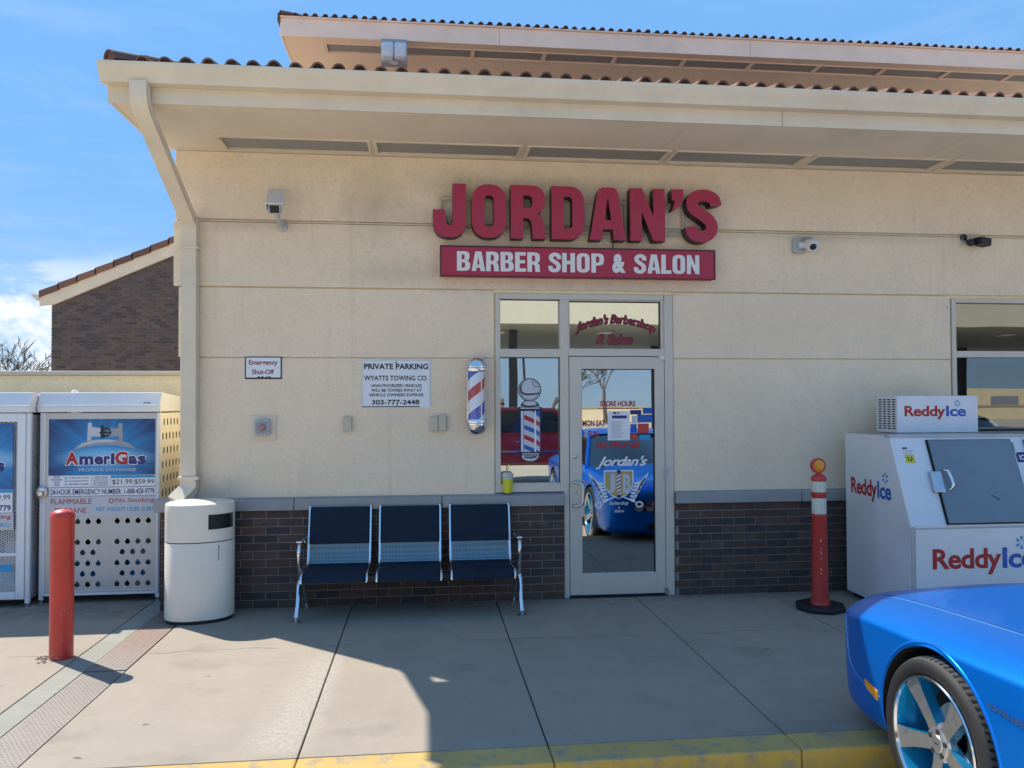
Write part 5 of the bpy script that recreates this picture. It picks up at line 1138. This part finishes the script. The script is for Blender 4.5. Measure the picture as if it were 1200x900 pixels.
# bare trees
def bare_tree(loc, h, label, seed, spread=.5, lv=6, group=None, twig=.006):
    rd_ = random.Random(seed); T = thing('bare_tree', label, 'tree', loc, group); tr, cr = MB(), MB()
    def grow(p, d, L, r, k):
        n = 3; path = [p]; rs = [r]
        for i in range(n):
            d = (d + Vector((rd_.uniform(-1, 1), rd_.uniform(-1, 1), rd_.uniform(-.3, .6))) * .14).normalized(); p = p + d * L / n; path.append(p); rs.append(r * (1 - .38 * (i + 1) / n))
        (tr if k >= lv - 1 else cr).tube(path, rs, 7 if k >= lv - 1 else (4 if k > 1 else 3), cap=False)
        if k <= 0: return
        for i in range(rd_.choice((3, 3, 4))):
            a = rd_.uniform(0, 2 * math.pi); q = (d + Vector((math.cos(a), math.sin(a), rd_.uniform(-.1, .5))) * spread * rd_.uniform(.7, 1.5)).normalized()
            grow(path[rd_.choice((1, 2, 2, 3, 3))], q, L * rd_.uniform(.6, .82), max(rs[-1] * rd_.uniform(.55, .8), twig), k - 1)
    grow(Vector(loc), Vector((0, 0, 1)), h * .24, h * .017, lv)
    part('trunk', tr, 'bark', T, smooth=60); part('crown', cr, 'bark', T)
bare_tree((-14.95, 24, -.1), 6.9, 'bare winter tree beyond the low wall at the left edge of the photo', 3, .6, 5, twig=.014)
bare_tree((-16.1, 25, -.1), 7.6, 'larger bare winter tree standing left of the other one beyond the wall', 5, .6, 5, twig=.014)
# ---------------------------------------------------------------- the blue coupe (nose towards the kerb)
GZ = -.15
CXc, NOSE = 3.165, -2.60
def body_sections(kind):
    if kind == 'coupe':
        # s, half width, bottom, sill, mid, crease z, top edge z, centre z
        return [(0.0, .60, .36, .74), (.035, .76, .27, .785), (.12, .88, .215, .815), (.26, .938, .19, .845), (.50, .955, .185, .872), (.94, .962, .18, .895), (1.35, .962, .18, .912), (1.8, .960, .18, .935), (2.3, .958, .18, .955), (2.9, .960, .18, .965), (3.4, .965, .18, .972), (3.9, .972, .19, .985), (4.35, .965, .21, .975), (4.72, .945, .25, .955), (4.92, .88, .30, .93), (5.0, .74, .38, .88)]
    return [(0.0, .55, .36, .80), (.04, .74, .28, .88), (.14, .86, .24, .93), (.35, .92, .22, .97), (.95, .94, .22, 1.01), (1.5, .94, .22, 1.05), (2.2, .94, .22, 1.07), (3.0, .94, .22, 1.07), (3.8, .94, .22, 1.07), (4.3, .92, .25, 1.05), (4.55, .84, .32, .98), (4.6, .7, .40, .9)]
def car_body(kind):
    m = MB(); secs = body_sections(kind); rings = []
    for s, w, zb, zt_ in secs:
        H = zt_ - zb
        half = [(0, zb), (.70 * w, zb), (.93 * w, zb + .03), (.985 * w, zb + .10 * H), (.995 * w, zb + .30 * H), (1.0 * w, zb + .48 * H), (1.0 * w, zb + .66 * H), (.998 * w, zb + .79 * H), (.996 * w, zb + .825 * H), (.982 * w, zb + .848 * H), (.92 * w, zb + .905 * H), (.84 * w, zb + .955 * H), (.75 * w, zb + .985 * H), (.60 * w, zb + 1.0 * H), (.30 * w, zb + 1.02 * H), (0, zb + 1.035 * H)]
        rings.append([(x, s, z) for x, z in half] + [(-x, s, z) for x, z in half[-2:0:-1]])
    n = len(rings[0])
    for r in rings: m.v += r
    for i in range(len(rings) - 1):
        for j in range(n): m.f.append((i * n + j, i * n + (j + 1) % n, (i + 1) * n + (j + 1) % n, (i + 1) * n + j))
    m.f.append(tuple(range(n))); m.f.append(tuple((len(rings) - 1) * n + j for j in range(n - 1, -1, -1)))
    return m
def evaluated(o, name):
    bpy.context.view_layer.update(); dg = bpy.context.evaluated_depsgraph_get(); me = bpy.data.meshes.new_from_object(o.evaluated_get(dg), depsgraph=dg); me.name = name; return me
def wheel_parts(parent, cx, cyl, cz, side, rad, detail=True, mat_in='rim_blue'):
    """side -1: outer face towards -X"""
    s = side; T = lambda prof, n=64: MB().lathe([(r, -s * 0 + s * h) for r, h in prof], (cx, cyl, cz), n, 'x', cap=False)
    wroot = bpy.data.objects.new('wheel', None); link(wroot, parent); wroot.location = Vector((cx, cyl, cz)) - org(parent)
    ro = rad * .775
    part('tyre', MB().lathe([(ro - .004, s * -.01), (ro + .004, 0), (ro + .03, s * .008), (rad * .93, s * .006), (rad * .965, s * -.004)], (cx, cyl, cz), 72, 'x', cap=False), 'tyre', wroot, smooth=35)
    part('tread', MB().lathe([(rad * .965, s * -.004), (rad * .985, s * -.02), (rad, s * -.045), (rad, s * -.20), (rad * .985, s * -.225), (rad * .93, s * -.245), (ro, s * -.24)], (cx, cyl, cz), 72, 'x', cap=False), 'tyre_tread', wroot, smooth=35)
    if detail:
        gr = MB()
        for k in range(72):
            a = 2 * math.pi * k / 72
            for (h0, h1, r0) in ((-.012, -.060, rad + .0005), (-.085, -.14, rad + .0008), (-.165, -.215, rad + .0005)):
                da = .030; P = lambda an, r, h: (cx + s * h, cyl + r * math.cos(an), cz + r * math.sin(an))
                gr.add([P(a, r0 + .001 - .006 * (h0 > -.03), h0), P(a + da, r0 + .001 - .006 * (h0 > -.03), h0), P(a + da + .03, r0 + .001, h1), P(a + .03, r0 + .001, h1)], [(0, 1, 2, 3)])
        for hh in (-.072, -.152): gr.lathe([(rad + .0006, s * hh), (rad + .0006, s * (hh - .010))], (cx, cyl, cz), 72, 'x', cap=False)
        part('tread_groove', gr, 'dark', wroot, stuff=True)
    part('rim_lip', MB().lathe([(ro + .002, s * .004), (ro - .002, s * .010), (ro - .010, s * .008), (ro - .014, s * -.004)], (cx, cyl, cz), 72, 'x', cap=False), 'chrome', wroot, smooth=50)
    part('rim_barrel', MB().lathe([(ro - .012, s * .0), (ro - .020, s * -.03), (ro - .035, s * -.16), (ro - .03, s * -.2)], (cx, cyl, cz), 56, 'x', cap=False), mat_in, wroot, smooth=50)
    part('brake_disc', MB().lathe([(.05, s * -.13), (.165, s * -.13), (.165, s * -.155), (.05, s * -.155)], (cx, cyl, cz), 40, 'x', cap=False), 'steel', wroot, smooth=40)
    part('dark_well', MB().lathe([(.001, s * -.17), (ro - .03, s * -.17)], (cx, cyl, cz), 40, 'x', cap=False), 'dark', wroot)
    cal = []
    for a in range(-35, 36, 10): cal.append((cyl - .175 * math.cos(R(a)), cz + .175 * math.sin(R(a))))
    for a in range(35, -36, -10): cal.append((cyl - .115 * math.cos(R(a)), cz + .115 * math.sin(R(a))))
    part('brake_caliper', MB().prism(cal, 'x', cx + s * -.105, cx + s * -.165), 'caliper', wroot, bevel=.006)
    for k in range(5):
        a = R(57 + 72 * k); ca, sa = math.cos(a), math.sin(a); t = Vector((0, ca, sa)); q = Vector((0, -sa, ca)); c = Vector((cx, cyl, cz))
        def P(r, w, h): v = c + t * r + q * w; return (v.x + s * h, v.y, v.z)
        st = [(.045, .032, -.030), (.10, .031, -.026), (.18, .037, -.016), (ro - .012, .052, -.002)]
        f = MB(); o = []
        for r, w, h in st: f.v += [P(r, -w, h), P(r, w, h)]
        for i in range(3): f.f.append((2 * i, 2 * i + 1, 2 * i + 3, 2 * i + 2))
        sd2 = MB()
        for r, w, h in st: sd2.v += [P(r, -w, h), P(r, w, h), P(r, w * .8, h - .055), P(r, -w * .8, h - .055)]
        for i in range(3):
            for a_, b_ in ((1, 2), (2, 3), (3, 0)): sd2.f.append((4 * i + a_, 4 * i + b_, 4 * i + 4 + b_, 4 * i + 4 + a_))
        sp = part('spoke', sd2, mat_in, wroot); sp2 = part('spoke_face', f, 'rim_face', wroot)
    part('hub', MB().lathe([(.002, s * -.018), (.034, s * -.018), (.038, s * -.022), (.062, s * -.026), (.078, s * -.034), (.085, s * -.06)], (cx, cyl, cz), 36, 'x', cap=False), 'rim_face', wroot, smooth=35)
    if detail:
        for k in range(5):
            a = R(57 + 36 + 72 * k); part('lug_recess', MB().lathe([(.0115, s * -.021), (.0115, s * -.0245), (.001, s * -.0245)], (cx, cyl + .051 * math.cos(a), cz + .051 * math.sin(a)), 12, 'x'), 'dark', wroot)
        part('hub_mark', MB().box(cx + s * -.0175 - .0005, cx + s * -.0175 + .0005, cyl - .012, cyl + .012, cz - .003, cz + .003), 'print_black', wroot)
    return wroot
def build_car(kind, cxc, nose_y, dirn, paint, name, label, cat, wheel_r, wb0, wb1, arch_r, detail):
    """dirn=+1: nose towards +Y"""
    C = thing(name, label, cat, (cxc, nose_y - dirn * 2.5, GZ))
    tmp = part('t', car_body(kind), paint, None, smooth=60); md = tmp.modifiers.new('s', 'SUBSURF'); md.levels = 3 if detail else 2; md.render_levels = md.levels
    me = evaluated(tmp, 'body'); bpy.data.objects.remove(tmp)
    src = me.copy(); sb = BVHTree.FromPolygons([v.co for v in src.vertices], [tuple(p.vertices) for p in src.polygons]); sn = [v.normal.copy() for v in src.vertices]; sp_ = [tuple(p.vertices) for p in src.polygons]
    # wheel wells
    o = bpy.data.objects.new('b', me); COL.objects.link(o); cuts = []
    for sgn in (-1, 1):
        for wb in (wb0, wb1):
            c = part('c', MB().lathe([(arch_r, 0), (arch_r, .62)], (sgn * 1.05 - (.62 if sgn > 0 else 0), wb, wheel_r + .005), 64, 'x'), 'dark', None); cuts.append(c)
            b = o.modifiers.new('b', 'BOOLEAN'); b.object = c; b.operation = 'DIFFERENCE'; b.solver = 'EXACT'
    me2 = evaluated(o, 'body')
    bpy.data.objects.remove(o)
    for c in cuts: bpy.data.objects.remove(c)
    while len(me2.materials) < 2: me2.materials.append(None)
    me2.materials[0] = MATS[paint]; me2.materials[1] = MATS['dark']
    for p in me2.polygons:
        inwell = False
        cx_, cy_, cz_ = p.center
        for wb in (wb0, wb1):
            d = math.hypot(cy_ - wb, cz_ - wheel_r)
            if d < arch_r + .004 and abs(cx_) < .94: inwell = True
        p.material_index = 1 if inwell else 0; p.use_smooth = True
    nl = [Vector((0, 0, 0))] * len(me2.loops); vc = {}
    for p in me2.polygons:
        for li in p.loop_indices:
            vi = me2.loops[li].vertex_index
            if p.material_index == 1: nl[li] = p.normal.copy(); continue
            if vi not in vc:
                loc, n_, fi, d = sb.find_nearest(me2.vertices[vi].co); acc = Vector((0, 0, 0))
                for q in sp_[fi]: acc += sn[q] / ((src.vertices[q].co - loc).length + 1e-4)
                vc[vi] = acc.normalized()
            nl[li] = vc[vi]
    f = lambda x, s, z: (cxc + x * dirn * -1 * -1, nose_y - dirn * s, GZ + z)
    for v in me2.vertices:
        x, s, z = v.co; v.co = Vector(f(x, s, z)) - C.location
    me2.flip_normals()
    fixed = [None] * len(me2.loops); look = {}
    src_face = [p.index for p in me2.polygons]
    me2.update()
    # after the mirror in y the stored normals are mirrored too
    byv = {}
    for k, v in vc.items(): byv[k] = Vector((v.x, -v.y, v.z))
    for p in me2.polygons:
        for li in p.loop_indices:
            vi = me2.loops[li].vertex_index
            fixed[li] = p.normal.copy() if (p.material_index == 1 or vi not in byv) else byv[vi]
    me2.normals_split_custom_set(fixed)
    ob = bpy.data.objects.new('body', me2); link(ob, C)
    # greenhouse: dark glass volume with painted roof
    if kind == 'coupe': gh = [(1.72, .80, .93, .80), (1.95, .80, .95, .80), (2.55, .78, 1.36, .63), (2.95, .78, 1.43, .60), (3.35, .78, 1.42, .59), (3.85, .78, 1.25, .62), (4.28, .76, .99, .74)]; r0, r1 = 2, 4
    else: gh = [(1.25, .86, 1.05, .84), (1.85, .88, 1.52, .70), (2.3, .88, 1.62, .68), (3.4, .88, 1.63, .67), (4.15, .86, 1.52, .66), (4.50, .84, 1.08, .80)]; r0, r1 = 1, 4
    g = MB(); rf = MB()
    for s, w, z, tw in gh: g.v += [f(w, s, .90), f(tw, s, z - .05), f(tw * .85, s, z - .005), f(0, s, z + .012), f(-tw * .85, s, z - .005), f(-tw, s, z - .05), f(-w, s, .90)]
    for i in range(len(gh) - 1):
        for j in range(6): g.f.append((7 * i + j, 7 * i + j + 1, 7 * i + 8 + j, 7 * i + 7 + j))
    part('window_glass', g, 'car_glass', C, smooth=25)
    for i in range(r0, r1 + 1):
        s, w, z, tw = gh[i]; rf.v += [f(tw + .012, s, z - .055), f(tw * .9, s, z + .004), f(tw * .5, s, z + .016), f(0, s, z + .02), f(-tw * .5, s, z + .016), f(-tw * .9, s, z + .004), f(-tw - .012, s, z - .055)]
    for i in range(r1 - r0):
        for j in range(6): rf.f.append((7 * i + j, 7 * i + j + 1, 7 * i + 8 + j, 7 * i + 7 + j))
    part('roof', rf, paint, C, smooth=35)
    for sx in (-1, 1):
        for (a, b) in ((gh[1 if kind == 'coupe' else 0], gh[r0]), (gh[r1], gh[-1])):
            pth = [f(sx * (a[3] + .006), a[0], a[2] - .045), f(sx * (b[3] + .006), b[0], b[2] - .045)]
            part('pillar', MB().tube(pth, .03 if a is not gh[r1] else .06, 6), paint, C, smooth=50)
        part('door_mirror', MB().lathe([(.02, -.11), (.07, -.09), (.085, 0), (.07, .09), (.02, .11)], f(sx * 1.02, gh[1][0] + .25, 1.0), 14, 'x', sy=.75), paint, C, smooth=50)
    for sx in (-1, 1):
        for wb in (wb0, wb1):
            wheel_parts(C, f(sx * .966, wb, 0)[0], f(0, wb, 0)[1], GZ + wheel_r, sx * (1 if dirn > 0 else 1), wheel_r, detail and sx < 0 and wb == wb0, 'rim_blue' if kind == 'coupe' else 'steel')
    return C, ob, f
car, body, cf = build_car('coupe', CXc, NOSE, 1, 'car_blue', 'blue_coupe', 'glossy bright blue coupe parked nose to the kerb with silver five spoke wheels', 'car', .364, 1.01, 3.96, .402, True)
# surface snapping on the near (left) flank
bvh = BVHTree.FromPolygons([v.co + car.location for v in body.data.vertices], [tuple(p.vertices) for p in body.data.polygons])
def flank(y, z):
    h = bvh.ray_cast(Vector((0, y, z)), Vector((1, 0, 0))); return h[0] if h[0] else None
def topside(x, y):
    h = bvh.ray_cast(Vector((x, y, 3)), Vector((0, 0, -1))); return h[0] if h[0] else None
def seam(nm, pts, r=.0016, mat='seam_highlight', fn=flank, push=Vector((-.0005, 0, 0))):
    P = [fn(*p) for p in pts]; P = [p + push for p in P if p is not None]
    if len(P) > 1: part(nm, MB().tube(P, r, 5, cap=False), mat, car)
yz = smooth_path([(-2.775, .640), (-2.80, .56), (-2.835, .45), (-2.87, .35), (-2.93, .305), (-3.05, .272), (-3.20, .262)], 5)
seam('bumper_seam_highlight', [(p.x, p.y) for p in yz])  # pale tube on the seam, a painted highlight
seam('hood_seam_highlight', [(2.42 + .04 * (k / 20), -2.80 - k * .075) for k in range(21)], .0018, 'seam_highlight', topside, Vector((0, 0, .0)))
seam('hood_gap', [(2.43 + .04 * (k / 20), -2.80 - k * .075) for k in range(21)], .0030, 'dark', topside, Vector((0, 0, -.0008)))
# arch lip
al = []
for a in range(-18, 199, 6):
    y, z = -3.61 + .415 * math.cos(R(a)), .219 + .415 * math.sin(R(a))
    if z > .04:
        p = flank(y, z)
        if p is not None and p.x < 2.5: al.append(p + Vector((.006, 0, 0)))
part('arch_lip', MB().tube(al, .011, 7), 'car_blue', car, smooth=60)
# side marker and badge
ys = [(-3.045, .305), (-3.06, .262), (-3.165, .232), (-3.17, .285)]
mk = [flank(*q) for q in ys]
if all(mk):
    m_ = MB(); m_.add([p + Vector((-.006, 0, 0)) for p in mk] + [p + Vector((.02, 0, 0)) for p in mk], [(0, 1, 2, 3), (0, 4, 5, 1), (1, 5, 6, 2), (2, 6, 7, 3), (3, 7, 4, 0)]); part('side_marker', m_, 'amber', car, bevel=.004)
bp = flank(-3.99, .50)
bd = text('badge', 'CHALLENGER', 'chrome', car, (bp.x - .004, -3.965, .505), .28, .024, (0, -1, -.035), (0, 0, 1), fat=.03, shear=.25, t=.003)
# nose: grille slot, lamps, lip
part('grille', MB().box(CXc - .62, CXc + .62, NOSE - .03, NOSE + .006, .375, .50), 'dark', car, bevel=.02)
for x in (-.56, -.42, .42, .56): part('headlight', MB().lathe([(.07, -.0), (.066, .012), (.03, .016), (.002, .017)], (CXc + x, NOSE - .0 + .003, .44), 20, 'y'), 'chrome', car, smooth=40)
part('lower_intake', MB().box(CXc - .45, CXc + .45, NOSE - .06, NOSE - .002, .14, .23), 'dark', car, bevel=.02)
# ---------------------------------------------------------------- the forecourt opposite (seen mirrored in the shop glass)
FC = thing('fuel_canopy', 'long flat fuel station canopy with a cream fascia on dark columns across the lot', 'canopy', (8, -33, GZ))
part('fascia', MB().box(-16, 44, -24.3, -24.1, 4.85, 6.15).box(-16, 44, -42.2, -42.0, 4.85, 6.15).box(-16.2, -16.0, -42.2, -24.1, 4.85, 6.15).box(44, 44.2, -42.2, -24.1, 4.85, 6.15), 'canopy', FC)
part('deck', MB().box(-15.99, 43.99, -41.99, -24.31, 4.95, 5.2), 'canopy_under', FC)
for x in (-6, 3.9, 13.3, 22.9, 32.5):
    for y in (-28, -38): part('column', MB().box(x - .18, x + .18, y - .18, y + .18, GZ, 4.949), 'column', FC)
for x in range(-12, 42, 5): part('underside_light', MB().box(x, x + .6, -29.3, -28.7, 4.90, 4.949), 'lamp_cover', FC)
# pump
def pump(x, y, label):
    T = thing('fuel_pump', label, 'fuel pump', (x, y, GZ), 'fuel pumps under the canopy')
    part('cabinet', MB().box(x - .4, x + .4, y - .28, y + .28, GZ + .15, 1.55), 'white', T, bevel=.02); part('top', MB().box(x - .55, x + .55, y - .35, y + .35, 1.552, 1.95), 'canopy', T, bevel=.02)
    part('top_stripe', MB().box(x - .555, x + .555, y + .351, y + .356, 1.64, 1.74), 'print_maroon', T); part('island', MB().box(x - 1, x + 1, y - .6, y + .6, GZ, GZ + .149), 'sill', T, bevel=.02)
    part('screen', MB().box(x - .2, x + .2, y + .281, y + .286, 1.1, 1.35), 'print_black', T); part('hose', MB().tube([(x + .42, y, 1.4), (x + .6, y, .9), (x + .55, y, .3), (x + .43, y, .7)], .02, 6), 'black', T)
pump(3.0, -28.9, 'white fuel pump with red stripe in front of the near left canopy column'); pump(13.3, -29.3, 'white fuel pump with red stripe by the middle canopy column')
# red pickup
TR = thing('red_pickup', 'dark red pickup truck parked sideways on the lot behind the photographer', 'pickup truck', (1.9, -11.2, GZ))
tx0 = -.9
part('bed', MB().prism([(tx0, .35), (tx0 + 2.1, .35), (tx0 + 2.1, 1.02), (tx0, 1.02)], 'y', -12.1, -10.3), 'truck_red', TR, bevel=.04)
part('cab', MB().prism([(tx0 + 2.105, .33), (tx0 + 5.5, .33), (tx0 + 5.5, .92), (tx0 + 4.5, 1.02), (tx0 + 3.75, 1.60), (tx0 + 2.5, 1.62), (tx0 + 2.2, 1.04)], 'y', -12.1, -10.3), 'truck_red', TR, bevel=.06)
part('side_window', MB().prism([(tx0 + 2.42, 1.06), (tx0 + 4.25, 1.06), (tx0 + 3.68, 1.52), (tx0 + 2.58, 1.54)], 'y', -10.31, -10.29), 'car_glass', TR); part('side_window', MB().prism([(tx0 + 2.42, 1.06), (tx0 + 4.25, 1.06), (tx0 + 3.68, 1.52), (tx0 + 2.58, 1.54)], 'y', -12.11, -12.09), 'car_glass', TR)
part('trim_strip', MB().box(tx0 + .05, tx0 + 5.4, -10.298, -10.285, .62, .66), 'chrome', TR)
for wx in (tx0 + .95, tx0 + 4.55):
    for wy, s in ((-10.30, 1), (-12.10, -1)):
        part('wheel', MB().lathe([(.37, 0), (.39, -s * .02), (.39, -s * .2), (.37, -s * .22)], (wx, wy + s * .01, GZ + .39), 28, 'y'), 'tyre', TR, smooth=40); part('hubcap', MB().lathe([(.24, s * .012), (.2, s * .02), (.05, s * .03)], (wx, wy, GZ + .39), 20, 'y'), 'chrome', TR, smooth=40)
wc, _b, _f = build_car('suv', 10.6, -6.0, 1, 'car_white', 'white_car', 'tall white car parked further right along the kerb, seen only in the glass', 'car', .35, .92, 3.6, .40, False)
# poles, trees, far wall, signal
def pole(x, y, h, label, lean=0, r=.10):
    T = thing('light_pole', label, 'light pole', (x, y, GZ), 'tall poles beyond the lot'); part('pole', MB().tube([(x, y, GZ), (x + lean, y, h)], [r, r * .7], 10), 'column', T, smooth=60); part('lamp_head', MB().box(x + lean - .1, x + lean + .7, y - .15, y + .15, h, h + .12), 'print_grey', T, bevel=.02)
pole(6.9, -40.5 - 6, 12, 'tall dark light pole beyond the canopy, left of the bare trees', -.5); pole(33, -62, 11, 'tall pole near the traffic signal')
for i, (x, y, h) in enumerate(((10, -56, 10), (15.5, -60, 12), (19, -54, 9), (3, -62, 11), (27, -66, 11), (-6, -60, 10))):
    bare_tree((x, y, GZ), h, ('bare tree beyond the canopy directly opposite the door', 'tallest bare tree opposite, right of the door line', 'small bare tree opposite near the right end of the row', 'bare tree opposite, left of the window line', 'bare tree at the right end of the opposite row', 'bare tree at the left end of the opposite row')[i], 20 + i, .62, 5, 'bare trees across the street', .022)
FWL = thing('far_wall', 'long tan boundary wall across the street', 'wall', (10, -70, GZ)); part('wall', MB().box(-60, 90, -70.3, -70, GZ, 1.2), 'stucco_plain', FWL); part('coping', MB().box(-60, 90, -70.4, -69.9, 1.201, 1.3), 'beige', FWL)
SG = thing('traffic_signal', 'traffic signal head hanging from a mast arm across the street', 'traffic signal', (52, -48, GZ))
part('mast', MB().tube([(52, -48, GZ), (52, -48, 6.6)], .12, 10), 'column', SG); part('arm', MB().tube([(52, -48, 6.2), (38, -48, 6.5)], .06, 8), 'column', SG)
part('signal_head', MB().box(38.6, 39.0, -48.2, -47.85, 2.0 + 0, 3.1), 'amber', SG, bevel=.03); part('hanger', MB().tube([(38.8, -48, 3.1), (38.8, -48, 6.45)], .03, 6), 'column', SG)
for k in range(3): part('signal_lens', MB().lathe([(.13, 0), (.13, .03)], (38.8, -47.85, 2.2 + k * .35), 14, 'y'), 'print_black', SG)
BG = thing('distant_building', 'long low grey building far across the street', 'building', (60, -95, GZ)); part('wall', MB().box(45, 120, -100, -90, GZ, 3.4), 'stucco_plain', BG)
for i in range(8): part('window', MB().box(50 + i * 8, 54 + i * 8, -89.99, -89.9, 1.0, 2.4), 'print_grey', BG)
# loose grit on the walk: along the wall foot, in the joints and scattered
gr = MB(); rg = random.Random(11)
def pebble(x, y, s):
    gr.add([(x - s, y + s * .2, .0), (x - s * .1, y - s, .0), (x + s, y - s * .1, .0), (x + s * .2, y + s * .9, .0), (x, y, s * .9)], [(0, 1, 4), (1, 2, 4), (2, 3, 4), (3, 0, 4)])
for i in range(260): pebble(rg.uniform(-2.1, 3.6), -.045 - abs(rg.gauss(0, .05)), rg.uniform(.0015, .006))
for xj in (-1.905, -.61, .61, 1.8415):
    for i in range(45): pebble(xj + rg.gauss(0, .012), rg.uniform(-2.9, -.05), rg.uniform(.001, .0035))
for i in range(240): pebble(rg.uniform(-3.6, 4.2), rg.uniform(-2.9, -.1), rg.uniform(.001, .0045))
pebble(-1.36, -.19, .014); pebble(.02, -.6, .007)
g_ = part('grit', gr, 'mortar', None, stuff=True)
